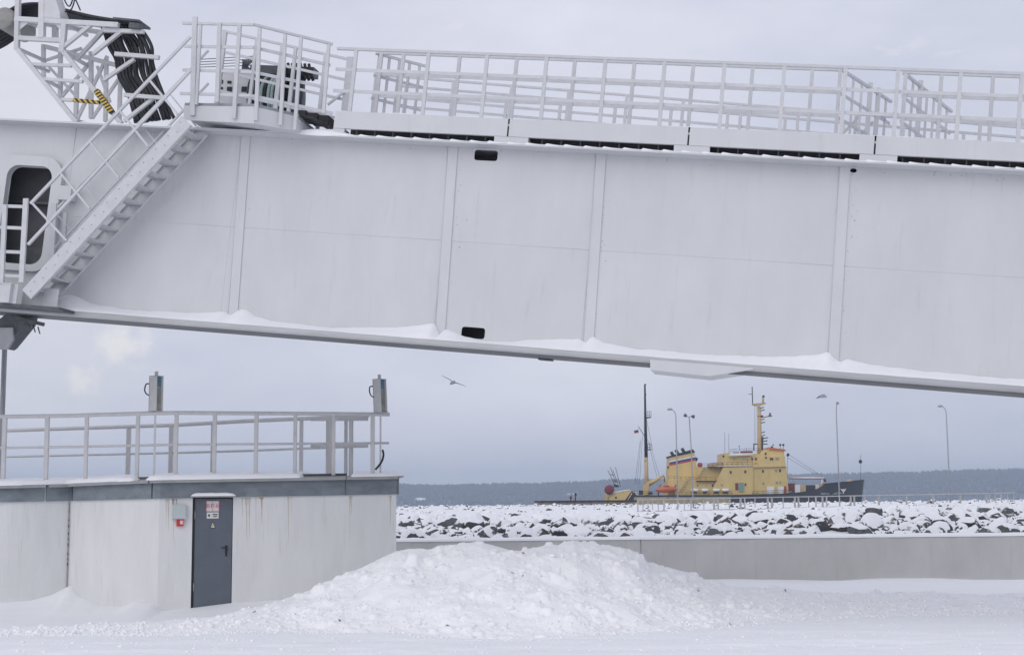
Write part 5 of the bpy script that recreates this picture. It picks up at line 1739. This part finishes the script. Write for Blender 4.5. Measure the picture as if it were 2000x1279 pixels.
def prism(pts, hw, m, name, parent=None, hw2=None):
    pp = [sp(x, y, -hw) for x, y in pts]
    mb = MB(); mb.extrude([(p.x, p.z) for p in pp], (-hw, hw if hw2 is None else hw2), (), lambda p, q, d: (p, d, q))
    return mb.build(name, M[m], parent or ship)


def line(pts, r_, m, name, dy, parent=None, n_=5):
    mb = MB(); mb.tube([sp(x, y, dy) for x, y in pts], r_, n_); return mb.build(name, M[m], parent or ship)


# worn side plating aft
prism([(1238, 970.5), (1428, 970), (1428, 1008), (1240, 1008)], 9.03, 'shipbeige', 'side_plating', hull, -8.9)
# stern block
sb_ = prism([(1184, 965), (1230, 957), (1234, 958.5), (1217, 984), (1188, 984)], 7.0, 'shipyellow', 'stern_block')
prism([(1217, 984), (1234, 958.5), (1243, 966), (1243, 984)], 6.5, 'shipdark', 'stern_notch')
prism([(1199, 960.5), (1231, 955), (1231, 957), (1199, 962.5)], 7.1, 'shipwhite', 'stern_snow', sb_)
mb = MB(); c = sp(1190, 956, -7.4); mb.lathe([(0, -0.6), (1.0, -0.6), (1.22, -0.4), (1.22, 0.6), (0, 0.6)], c, (0, 1, 0), 20); mb.build('stern_drum', M['shipmaroon'], ship)
for k in range(3):
    line([(1218 + 5 * k, 981), (1232 + 3 * k, 962)], 0.09, 'shipwhite' if k % 2 else 'shipmaroon', 'stern_stair_rail', -7.05)
mb = MB(); p = sp(1205, 968, -7.02); mb.lathe([(0, -0.03), (0.28, -0.03), (0.28, 0.0), (0, 0.0)], sp(1203, 971.5, -7.0), (0, 1, 0), 12); mb.build('porthole', M['glassdark'], sb_)
mb = MB()
for k in range(4):
    a = sp(1186.5, 970 + 3 * k, -7.03); mb.box(a, a + Vector((0.45, 0.01, -0.2)))
mb.build('draught_marks', M['shipdark'], sb_)
for k in range(4):
    line([(1187 + 5 * k, 918 + (k % 2) * -6), (1203 + 3 * k, 951)], 0.07, 'shipdark', 'lattice_leg', -2.0 + k)
for k in range(5):
    line([(1189 + 3 * k, 920 + 6 * k), (1196 + 3 * k, 922 + 6 * k)], 0.10, 'shipdark' if k % 2 else 'shipwhite', 'lattice_rung', -1.5)
prism([(1200, 944), (1208, 946), (1208, 951), (1199, 951)], 1.2, 'shipdark', 'winch')
# deck clutter aft
for (x0, y0, x1, y1, m_) in ((1234, 961, 1240, 966, 'shipred'), (1241, 959, 1247, 966, 'shipwhite'), (1249, 957, 1256, 966, 'shipdark'), (1269, 960, 1274, 966, 'shipdark'), (1326, 958, 1331, 966, 'shipdark'), (1333, 957, 1339, 966, 'shipdark')):
    prism([(x0, y1), (x0, y0), (x1, y0 + 0.5), (x1, y1)], 1.0, m_, 'deck_box', None)
# aft mast
mb = MB(); a = sp(1263, 967, 0); b = sp(1262, 893, 0); mb.tube([a, b], [0.62, 0.48], 12); mast = mb.build('aft_mast', M['shiptan'], ship)
mb = MB(); mb.tube([b, sp(1260.5, 820, 0), sp(1259.5, 752, 0)], [0.46, 0.34, 0.22], 10); mb.build('upper_mast', M['shiphull'], mast)
for (y, w_) in ((815, 12), (878, 12)):
    prism([(1258, y), (1272, y - 1.5), (1272, y), (1262, y + 2)], 0.9, 'shiphull', 'mast_platform', mast)
    for k in range(4):
        line([(1262 + 3.2 * k, y - 1), (1262 + 3.2 * k, y - 12)], 0.05, 'shipdark', 'mast_rail', -0.8, mast)
    for d in (5, 11.5):
        line([(1260, y - d), (1272, y - d)], 0.05, 'shipdark', 'mast_rail', -0.8, mast)
for y in (845, 856, 900, 830, 770):
    line([(1258.5, y), (1262.5, y)], 0.14, 'shipdark', 'mast_fitting', -0.3, mast)
line([(1258, 752), (1262, 750)], 0.16, 'shipdark', 'mast_fitting', 0, mast)
line([(1247, 833), (1260, 853)], 0.08, 'shipdark', 'gaff', 0, mast)
for (a, b, c, d) in ((1250, 862, 1240, 945), (1252, 858, 1244, 945), (1255, 850, 1249, 945), (1265, 858, 1283, 930), (1268, 862, 1288, 930), (1263, 820, 1275, 880)):
    line([(a, b), (c, d)], 0.035, 'shipdark', 'stay', -0.5, mast, 4)
fp = [sp(1238, 839, 0), sp(1247, 837, 0), sp(1247, 845, 0), sp(1239, 846, 0)]
for i, m_ in enumerate(('shipwhite', 'shipblue', 'shipred')):
    t0, t1 = i / 3, (i + 1) / 3; mb = MB(); rows_ = []
    for j in range(7):
        s_ = j / 6; up_ = fp[0].lerp(fp[1], s_); dn = fp[3].lerp(fp[2], s_); y_ = 0.14 * math.sin(s_ * 6)
        for t_ in (t0, t1):
            p = up_.lerp(dn, t_); mb.v.append((p.x, p.y + y_, p.z)); 
        for t_ in (t0, t1):
            p = up_.lerp(dn, t_); mb.v.append((p.x, p.y + y_ + 0.03, p.z))
        if j:
            a = (j - 1) * 4
            for (p_, q_) in ((0, 1), (1, 3), (3, 2), (2, 0)):
                mb.f.append((a + p_, a + q_, a + 4 + q_, a + 4 + p_)); mb.m.append(0); mb.sm.append(True)
    mb.build('flag_stripe', M[m_], mast)
# deck crane and lifeboat
cr_ = prism([(1256, 966), (1257, 950), (1261, 944), (1268, 942), (1267, 952), (1266, 966)], 1.0, 'shipyellow', 'crane_post')
mb = MB(); mb.tube([sp(1264, 946, -0.3), sp(1280, 938, -0.3), sp(1297, 928, -0.3)], [0.65, 0.5, 0.25], 8); mb.build('crane_jib', M['shipyellow'], cr_)
line([(1297, 929), (1298, 941)], 0.12, 'shipdark', 'crane_hook', -0.3, cr_)
mb = MB(); secs = []
for i in range(13):
    s_ = i / 12; x = 1280.5 + 41 * s_; w_ = math.sin(math.pi * min(max(s_, 0.02), 0.98)) ** 0.5
    c = sp(x, 956.5 - 2.5 * s_ * 0.6, -8.2); ring = []
    for j in range(10):
        a = math.tau * j / 10
        ring.append((c.x, c.y + 1.0 * w_ * math.cos(a), c.z + (0.98 if math.sin(a) > 0 else 0.85) * w_ * math.sin(a)))
    mb.v += ring
    if i:
        for j in range(10):
            a = (i - 1) * 10 + j; b = (i - 1) * 10 + (j + 1) % 10
            mb.f.append((a, b, b + 10, a + 10)); mb.m.append(0); mb.sm.append(True)
lb_ = mb.build('lifeboat', M['orange'], ship)
line([(1284, 961), (1318, 960.5)], 0.10, 'shipred', 'rubbing_strake', -9.1, lb_)
prism([(1296, 951), (1298, 948), (1306, 947.5), (1308, 950.5)], 8.9, 'shipred', 'lifeboat_hatch', lb_, -7.5)
for x in (1286, 1316):
    line([(x, 967), (x + 1, 952), (x + 5, 946)], 0.12, 'shipdark', 'davit', -7.6)
# deck houses
h1 = prism([(1305, 968), (1305, 937), (1405, 938), (1405, 968)], 7.0, 'shipyellow', 'deckhouse')
h2 = prism([(1361, 939), (1361, 912), (1412, 912), (1412, 939)], 5.5, 'shipyellow', 'deckhouse')
h3 = prism([(1386, 968), (1399, 939), (1413, 911.5), (1471, 910.5), (1471, 968)], 8.0, 'shipyellow', 'deckhouse')
h4 = prism([(1470.2, 968), (1470.2, 911), (1534, 909.5), (1536, 912), (1541, 968)], 7.6, 'shipyellow', 'deckhouse')
wh = prism([(1415, 912), (1415, 884.5), (1425, 884), (1426, 888.5), (1468, 886.5), (1491, 886), (1495, 877), (1531, 876), (1532.5, 911)], 6.6, 'shipyellow', 'wheelhouse')
prism([(1469, 911.8), (1478, 906), (1486, 897), (1494, 891), (1533, 890.5), (1534.5, 911)], 7.7, 'shipyellow', 'bridge_wing', wh)
prism([(1503, 873), (1534.5, 877.5), (1534.5, 880.5), (1502.5, 878)], 6.9, 'orange', 'bridge_brim', wh)
prism([(1389, 912), (1392, 903), (1416, 902.5), (1416, 912)], 4.5, 'shiptan', 'casing_cap')
for (pts, m_) in (([(1361, 938.2), (1400, 938), (1400, 939.8), (1361, 940)], 'shipdark'), ([(1385, 911), (1470, 909.5), (1470, 911.2), (1385, 912.7)], 'shipdark'), ([(1470, 911.2), (1536, 909.8), (1536, 911.2), (1470, 913)], 'shiptan'), ([(1425, 889.3), (1470, 887.4), (1470, 888.6), (1425, 890.4)], 'shipwhite'), ([(1400, 911.2), (1470, 909.9), (1470, 909.0), (1400, 910.4)], 'shipwhite')):
    prism(pts, 8.05 if m_ != 'shipwhite' else 8.2, m_, 'deck_edge')
# name board above the wheelhouse
nb_ = prism([(1428, 887.5), (1428, 881), (1478, 880), (1478, 886.3)], 6.7, 'shipwhite', 'name_board', None, -6.5)
prism([(1446, 884.8), (1446, 881), (1470, 880.5), (1470, 884.2)], 6.73, 'shipmaroon', 'name_board_lettering', nb_, -6.69)
prism([(1431, 885), (1431, 882), (1444, 881.8), (1444, 884.8)], 6.73, 'galv', 'name_board_lettering', nb_, -6.69)
# funnel with its bands and exhaust pipes
fn = prism([(1305, 938), (1308, 893), (1356, 882), (1360, 905), (1363, 938)], 3.4, 'shipyellow', 'funnel')
prism([(1307, 893.5), (1306, 890.5), (1353.5, 877), (1358, 883)], 3.5, 'shiphull', 'funnel_cap', fn)
for (ya, yb_, m_) in ((0.0, 2.6, 'shipwhite'), (2.6, 6.2, 'shipblue'), (6.2, 9.4, 'shipred')):
    prism([(1307.6, 900 + ya), (1307.4, 900 + yb_), (1360, 889.5 + yb_), (1359, 889.5 + ya)], 3.43, m_, 'funnel_band', fn)
for (x, y) in ((1316, 889), (1325, 885), (1337, 882)):
    mb = MB(); mb.tube([sp(x, y + 2, 0), sp(x - 5.5, y - 7, 0)], 0.42, 10); mb.build('exhaust_pipe', M['shipdark'], fn)
line([(1358, 896), (1362, 898)], 0.5, 'shipdark', 'funnel_fitting', -2.5, fn)
line([(1303.5, 911), (1306, 913)], 0.3, 'shipdark', 'funnel_fitting', -2.5, fn)
mb = MB(); mb.lathe([(0, -0.5), (0.5, -0.5), (0.62, 0), (0.5, 0.5), (0, 0.5)], sp(1367, 907.5, -4.5), (1, 0, 0), 12); mb.build('vent_cowl', M['shipred'], ship)
# ladders
for (a, b, c, d, hw_) in ((1326, 962, 1346, 930, 8.0), (1360, 936, 1376, 911, 6.5)):
    for o_ in (0, 5.5):
        line([(a + o_, b), (c + o_, d)], 0.09, 'shiptan', 'ladder_side', -hw_)
    for k in range(7):
        t_ = (k + 0.5) / 7; line([(a + (c - a) * t_, b + (d - b) * t_), (a + (c - a) * t_ + 5.5, b + (d - b) * t_)], 0.06, 'shipdark', 'ladder_rung', -hw_)
# hand rails
for (x0, y0, x1, y1, hw_) in ((1330, 938, 1398, 938, 8.0), (1362, 912, 1412, 912, 6.0), (1400, 910, 1470, 909, 8.1), (1340, 967, 1430, 966, 8.9), (1426, 884, 1490, 882, 6.6), (1305, 937, 1330, 937, 7.0), (1470, 966, 1540, 963, 8.9), (1235, 966, 1285, 966, 8.6)):
    for d in (3.4, 7.0):
        line([(x0, y0 - d), (x1, y1 - d)], 0.035, 'shipdark', 'deck_rail', -hw_, None, 4)
    n_ = max(2, int((x1 - x0) / 9))
    for k in range(n_ + 1):
        x = x0 + (x1 - x0) * k / n_; y = y0 + (y1 - y0) * k / n_
        line([(x, y), (x, y - 7)], 0.035, 'shipdark', 'rail_post', -hw_, None, 4)


def win(x, y, w_, h_, hw_, pane='glassdark', name='window', parent=None):
    a = sp(x - w_ / 2, y + h_ / 2, -hw_); b = sp(x + w_ / 2, y - h_ / 2, -hw_)
    f_ = 0.07; Y0 = -hw_
    mb = MB(); mb.extrude([(a.x - f_, a.z - f_), (b.x + f_, a.z - f_), (b.x + f_, b.z + f_), (a.x - f_, b.z + f_)], (Y0 - 0.06, Y0 + 0.02), [[(a.x, a.z), (b.x, a.z), (b.x, b.z), (a.x, b.z)]], lambda p, q, d: (p, d, q))
    o = mb.build(name, M['shiptan'], parent or ship)
    mb = MB(); mb.box((a.x, Y0 - 0.02, a.z), (b.x, Y0 - 0.004, b.z)); mb.build('pane', M[pane], o)


for (x, y, w_, h_, hw_, pn, pr) in ((1427, 922, 3.4, 5.4, 8.0, 'glassdark', h3), (1455.6, 921, 3.4, 5.4, 8.0, 'glassdark', h3), (1490, 920, 3.4, 5.2, 7.6, 'glassdark', h4), (1515.8, 919, 3.6, 4.6, 7.6, 'galv', h4), (1523.5, 918.6, 3.4, 5.6, 7.6, 'glassdark', h4),
                             (1469, 896, 3.4, 4.8, 6.6, 'glassdark', wh), (1476.5, 896, 3.4, 4.8, 6.6, 'glassdark', wh), (1453, 896.6, 3.6, 4.4, 6.6, 'boxgrey', wh), (1507, 896, 6.4, 4.6, 7.7, 'glassdark', wh), (1518, 895.6, 6.4, 4.6, 7.7, 'galv', wh),
                             (1495.3, 886, 3.2, 4.6, 6.6, 'glassdark', wh), (1496.0, 893.5, 3.0, 3.6, 7.7, 'glassdark', wh), (1409.6, 947, 2.8, 4.4, 8.0, 'galv', h3), (1456, 946, 2.8, 4.8, 8.0, 'glassdark', h3), (1491, 944, 3.2, 4.4, 7.6, 'galv', h4), (1517, 942.5, 3.2, 4.8, 7.6, 'shipgreen', h4), (1524, 942.5, 3.0, 4.6, 7.6, 'galv', h4),
                             (1362.5, 947.5, 2.6, 2.4, 7.0, 'glassdark', h1), (1392, 948, 3.2, 5.4, 7.0, 'glassdark', h1)):
    win(x, y, w_, h_, hw_, pn, 'window', pr)
win(1439, 950, 5.5, 14, 8.0, 'shipmaroon', 'door', h3)
win(1447.5, 951, 8.5, 17, 8.25, 'shipgreen', 'door', h3)
for (x, y) in ((1434, 897), (1460, 899), (1476, 905)):
    mb = MB(); mb.lathe([(0, -0.05), (0.15, -0.05), (0.15, 0)], sp(x, y, -6.6), (0, 1, 0), 8); mb.build('porthole', M['glassdark'], wh)
for x in (1305, 1316, 1344, 1374, 1403, 1424):
    mb = MB(); mb.lathe([(0, -0.05), (0.25, -0.05), (0.25, 0)], sp(x, 973.5, -9.04), (0, 1, 0), 10); mb.build('porthole', M['shipdark'], hull)
# raft canisters
for x in (1357, 1377, 1399, 1417):
    mb = MB(); c = sp(x, 957, -8.3); mb.lathe([(0, -0.85), (0.30, -0.85), (0.42, -0.65), (0.42, 0.65), (0.30, 0.85), (0, 0.85)], c, (1, 0, 0), 12); rc = mb.build('raft_canister', M['shipwhite'], ship)
    line([(x - 4, 961.5), (x + 4, 961.5)], 0.16, 'shipdark', 'raft_cradle', -8.3, rc)
# forward deck
for (x0, y0, x1, y1, m_, nm, hw_) in ((1498, 950, 1512, 960.5, 'shipwhite', 'deck_locker', 8.0), (1519.5, 950.5, 1531, 960.5, 'shipwhite', 'deck_locker', 8.0), (1531.5, 949, 1536, 957, 'shipred', 'deck_locker', 7.8), (1543, 943.5, 1553.5, 953, 'shipmaroon', 'winch_cover', 5), (1553, 946, 1563, 956, 'shipwhite', 'cargo_box', 6), (1563.5, 946, 1574, 955.5, 'shiptan', 'cargo_box', 6), (1575, 947, 1592, 955, 'shipdark', 'anchor_windlass', 6), (1592.5, 945.5, 1600, 954, 'shipwhite', 'cargo_box', 5.5), (1600.5, 945, 1619, 953, 'shiptan', 'forecastle_house', 6.2)):
    o = prism([(x0, y1 + 6), (x0, y0), (x1, y0), (x1, y1 + 6)], hw_, m_, nm, None, -hw_ + 4)
line([(1541, 933), (1575, 933.2), (1611, 933.5)], 0.28, 'shipwhite', 'cargo_derrick', -3)
line([(1543, 934.6), (1606, 934.8)], 0.10, 'shipmaroon', 'cargo_derrick', -3.2)
line([(1609, 932.5), (1612, 941)], 0.30, 'shipmaroon', 'derrick_head', -3)
line([(1606, 935), (1604, 946)], 0.20, 'shipwhite', 'derrick_rest', -3)
for (x0, y0, x1, y1) in ((1538, 886, 1600, 926), (1538, 893, 1590, 924)):
    line([(x0, y0), (x1, y1)], 0.035, 'shipdark', 'forestay', -1, None, 4)
line([(1600, 926), (1611, 934)], 0.035, 'shipdark', 'forestay', -1, None, 4)
line([(1537, 887), (1541, 889)], 0.4, 'shipdark', 'bridge_searchlight', -7)
line([(1538, 890), (1538, 935)], 0.04, 'shipdark', 'forestay', -5, None, 4)
mb = MB(); mb.tube([sp(1653, 941, -3.6), sp(1658, 939.5, -3.4), sp(1664, 938, -3.2)], [0.25, 0.5, 0.3], 8); mb.build('bow_bollard', M['shiptan'], ship)
line([(1681, 938), (1681, 888)], 0.04, 'shipdark', 'bow_jack', 0, None, 4)
mb = MB(); mb.lathe([(0, -0.5), (0.3, -0.42), (0.5, 0), (0.3, 0.42), (0, 0.5)], sp(1680.5, 901, 0), (0, 0, 1), 12); mb.build('anchor_ball', M['shiphull'], ship)
# name on the bow, and the white eagle emblem
p0, p1 = sp(1606, 964, -7.9), sp(1643, 962, -5.8)
def bow_face(x, y):
    hb = hullprof(x, HX, HB); t_ = sp(x, hullprof(x, *TY), -hb)
    q_ = sp(x, y, -hb); f_ = (t_.z - q_.z) / (t_.z + 1.0)
    hb2 = hb * (0.93 - 0.25 * max(0, (x - 1560) / 128)); sw = max(0, (x - 1560) / 128) ** 2 * 2.0
    return Vector((t_.x - sw * 0.9 * f_, -(hb + (hb2 - hb) * f_) - 0.10, q_.z))
a = bow_face(1606, 964); b = bow_face(1643, 963); ex_ = (b - a).normalized(); c = (a + b) / 2
ez_ = Vector((0, 0, 1)); ny_ = ex_.cross(ez_).normalized(); ez_ = ny_.cross(ex_)
mb = MB(); mb.text('ИВАН КРУЗЕНШТЕРН', 0.62, Matrix(((ex_.x, ez_.x, ny_.x, c.x), (ex_.y, ez_.y, ny_.y, c.y - 0.05), (ex_.z, ez_.z, ny_.z, c.z), (0, 0, 0, 1))))
mb.build('bow_lettering', M['shipwhite'], hull)
c = bow_face(1648, 958); c.y -= 0.08
em = [(-0.95, 0.55), (-0.5, 0.45), (-0.18, 0.30), (-0.12, 0.52), (0.0, 0.42), (0.12, 0.52), (0.18, 0.30), (0.5, 0.45), (0.95, 0.55), (0.6, 0.1), (0.25, -0.2), (0.12, -0.35), (0.25, -0.75), (0.0, -0.65), (-0.25, -0.75), (-0.12, -0.35), (-0.25, -0.2), (-0.6, 0.1)]
mb = MB(); mb.extrude(em, (0.0, 0.03), (), lambda p, q, d: c + ex_ * p + ez_ * q + ny_ * d); mb.build('bow_emblem', M['shipwhite'], hull)
# main mast with its arms, radars and lamps
mb = MB(); mb.tube([sp(1484.5, 888, 0), sp(1483.5, 850, 0), sp(1482.5, 794, 0)], [0.72, 0.60, 0.44], 10); mm_ = mb.build('main_mast', M['shiptan'], ship)
prism([(1470, 788), (1496, 786), (1496, 788.5), (1485, 792), (1478, 792), (1470, 790)], 0.8, 'shiptan', 'mast_platform', mm_)
line([(1470, 788), (1469, 755)], 0.13, 'shipdark', 'antenna', 0, mm_)
line([(1462, 769.5), (1470, 769.5)], 0.08, 'shipdark', 'antenna_arm', 0, mm_)
line([(1490.5, 787), (1490.5, 776)], 0.28, 'shiptan', 'lamp_post', 0, mm_)
line([(1489, 775), (1493, 773)], 0.28, 'shipdark', 'mast_lamp', 0, mm_)
line([(1486, 815), (1505, 812.5)], 0.16, 'shiptan', 'radar_arm', 0, mm_)
line([(1500, 812), (1508, 812)], 0.16, 'shipdark', 'radar', 0, mm_)
line([(1504, 812), (1504, 806)], 0.22, 'shipdark', 'radar', 0, mm_)
line([(1480, 813), (1490, 812)], 0.22, 'shipmaroon', 'mast_collar', -0.3, mm_)
for (x0, y0, x1, y1) in ((1486, 797, 1492, 795), (1486, 802, 1493, 800), (1486, 820, 1493, 818), (1486, 826, 1494, 824), (1486, 845, 1494, 843), (1486, 852, 1494, 849), (1488, 857, 1500, 854), (1487, 863, 1499, 860), (1472, 867, 1499, 867), (1481, 796, 1484, 800)):
    line([(x0, y0), (x1, y1)], 0.13, 'shipdark', 'mast_bracket', -0.2, mm_)
line([(1472.5, 880), (1472.5, 866)], 0.16, 'shipdark', 'support_leg', 0, mm_)
for x in (1474, 1477):
    line([(x, 792), (x - 1, 870)], 0.03, 'shipdark', 'halyard', 0, mm_, 4)
line([(1488, 880), (1489, 853)], 0.30, 'shipdark', 'cable_trunk', -0.4, mm_)
for (x, y0, y1) in ((1415.5, 884, 844), (1423.5, 884, 846), (1444, 882, 872), (1458, 881, 874)):
    line([(x, y0), (x, y1)], 0.04, 'shipdark', 'whip_antenna', 0, None, 4)
for (x, y, r_) in ((1508, 873, 0.35), (1510, 868.5, 0.2), (1524, 868.5, 0.32), (1530, 868.5, 0.32), (1444, 871.5, 0.18)):
    mb = MB(); mb.lathe([(0, -r_), (r_ * 0.8, -r_ * 0.6), (r_, 0), (r_ * 0.8, r_ * 0.6), (0, r_)], sp(x, y, 0), (0, 0, 1), 10); mb.build('searchlight', M['shipdark'], ship)
for x in (1524, 1530):
    line([(x, 876), (x, 869)], 0.10, 'shiptan', 'searchlight_post', 0)
line([(1412.5, 889), (1414.5, 892)], 0.35, 'shipdark', 'side_lamp', -6)

# ================================================================== PIER
L0 = at(1115, 981, 255); L0.z = -3
pier = thing('low_pier', 'low dark timber pier astern of the yellow ship', 'pier', L0)
a = at(1050, 979.5, 255) - L0; b = at(1240, 978, 262) - L0
mb = MB(); mb.bar(a, b, 3.0, 0.35); mb.build('deck', mat('wet_dark_timber', (0.05, 0.052, 0.055), 0.7, var=0.2, vscale=0.5), pier)
mb = MB(); mb.bar(a - Vector((0, 1.4, 0.35)), b - Vector((0, 1.4, 0.35)), 0.25, 0.3); mb.build('fender', mat('straw_timber', (0.26, 0.21, 0.14), 0.8, var=0.2, vscale=0.5), pier)
for k in range(12):
    p = a.lerp(b, (k + 0.5) / 12); mb = MB(); mb.tube([Vector((p.x, p.y - 1.2, -0.5)), Vector((p.x, p.y - 1.2, p.z - 0.1))], 0.18, 8); mb.build('pile', M['shipdark'], pier)
for (x, y, m_) in ((1115, 971, 'shipmaroon'), (1124, 965, 'shipdark')):
    t_ = at(x, y, 256.5) - L0; q_ = at(x, 978.5, 256.5) - L0
    mb = MB(); mb.tube([q_, t_], 0.10, 8); o = mb.build('marker_post', M['shipdark'], pier)
    mb = MB(); mb.lathe([(0, -0.25), (0.22, -0.2), (0.22, 0.2), (0, 0.25)], t_, (0, 0, 1), 10); mb.build('marker_lamp', M[m_], o)

# ================================================================== GULLS
def wing(mb, pts, chord, th, mi):
    """tapered wing through pts; chord and thickness per point, chord lying along cd"""
    base = len(mb.v)
    for p, (c, cd), t_ in zip(pts, chord, th):
        p = Vector(p); cd = Vector(cd).normalized()
        up_ = Vector((0, 0, 1))
        for (s_, h_) in ((0.5, 0.0), (0.25, 0.8), (-0.1, 0.7), (-0.5, 0.0), (-0.1, -0.3), (0.25, -0.5)):
            mb.v.append(tuple(p + cd * (c * s_) + up_ * (t_ * h_)))
    for i in range(len(pts) - 1):
        for j in range(6):
            k2 = (j + 1) % 6; a = base + i * 6
            mb.f.append((a + j, a + k2, a + 6 + k2, a + 6 + j)); mb.m.append(mi); mb.sm.append(True)
    for a in (base, base + (len(pts) - 1) * 6):
        mb.f.append(tuple(a + j for j in range(6))); mb.m.append(mi); mb.sm.append(True)


GY = 68.0
c = at(884, 747, GY); mb = MB()
mb.lathe([(0.0, -0.30), (0.025, -0.27), (0.04, -0.24), (0.055, -0.18), (0.085, -0.06), (0.09, 0.05), (0.06, 0.17), (0.035, 0.24), (0.05, 0.30), (0.0, 0.33)], Vector((0, 0, 0)), (0.25, 0.93, 0.25), 12, 0)
mb.lathe([(0.018, -0.39), (0.03, -0.34), (0.05, -0.28), (0.045, -0.24), (0.0, -0.22)], Vector((0, 0, 0)), (0.25, 0.93, 0.25), 10, 0)
for pix in (((884.5, 747), (880, 742), (874, 738.8), (867, 735.5), (861.5, 733)), ((885, 747.5), (890, 747.6), (896, 749), (904, 752), (911, 754.5))):
    pts = [at(x, y, GY + 0.02 * i) - c for i, (x, y) in enumerate(pix)]
    wing(mb, pts, [(0.20, (0.1, 1, -0.05)), (0.19, (0.1, 1, -0.05)), (0.17, (0.1, 1, -0.05)), (0.12, (0.1, 1, -0.05)), (0.03, (0.1, 1, -0.05))], [0.035, 0.03, 0.025, 0.018, 0.008], 1)
o = mb.build('gull', [M['gull'], M['gulldark']]); o.location = c
tag(o, 'dark gull gliding with both wings spread wide above the breakwater', 'bird')
GY = 80.0
c = at(1604, 774, GY); mb = MB()
mb.lathe([(0.0, -0.25), (0.04, -0.22), (0.075, -0.10), (0.085, 0.0), (0.06, 0.12), (0.045, 0.19), (0.055, 0.24), (0.0, 0.29)], Vector((0.05, 0, 0)), (0.95, 0.3, -0.05), 12, 0)
mb.lathe([(0.012, 0.27), (0.01, 0.30), (0.002, 0.34)], Vector((0.05, 0, 0)), (0.95, 0.3, -0.12), 6, 1)
pts = [at(x, y, GY - 0.1 * i) - c for i, (x, y) in enumerate(((1604, 774), (1600, 775.5), (1596.5, 776.8), (1593.5, 777.8)))]
wing(mb, pts, [(0.20, (1, 0.5, 0.1)), (0.18, (1, 0.5, 0.1)), (0.13, (1, 0.5, 0.1)), (0.03, (1, 0.5, 0.1))], [0.06, 0.05, 0.04, 0.02], 1)
pts = [at(x, y, GY + 0.12 * i) - c for i, (x, y) in enumerate(((1605, 773), (1607, 771.3), (1610, 770.8), (1613, 772.0)))]
wing(mb, pts, [(0.20, (1, 0.5, -0.3)), (0.18, (1, 0.5, -0.3)), (0.13, (1, 0.5, -0.3)), (0.03, (1, 0.5, -0.3))], [0.06, 0.05, 0.04, 0.02], 0)
o = mb.build('gull', [M['gull'], M['gulldark']]); o.location = c
tag(o, 'pale gull banking with folded wings above the ship bow', 'bird')

# ================================================================== HAZE
hm = bpy.data.materials.new('cold_air_haze')
hm.use_nodes = True
hn = hm.node_tree.nodes; hn.clear()
ho = hn.new('ShaderNodeOutputMaterial'); hv = hn.new('ShaderNodeVolumePrincipled')
hv.inputs['Color'].default_value = (0.76, 0.87, 1.0, 1)
hv.inputs['Density'].default_value = 2.3e-4
hv.inputs['Anisotropy'].default_value = 0.2
hm.node_tree.links.new(hv.outputs[0], ho.inputs['Volume'])
mb = MB(); mb.box((-7000, -80, -8), (7000, 6100, 128))
tag(mb.build('haze', hm), 'thin cold haze over the water and the far shore', 'haze', kind='stuff')
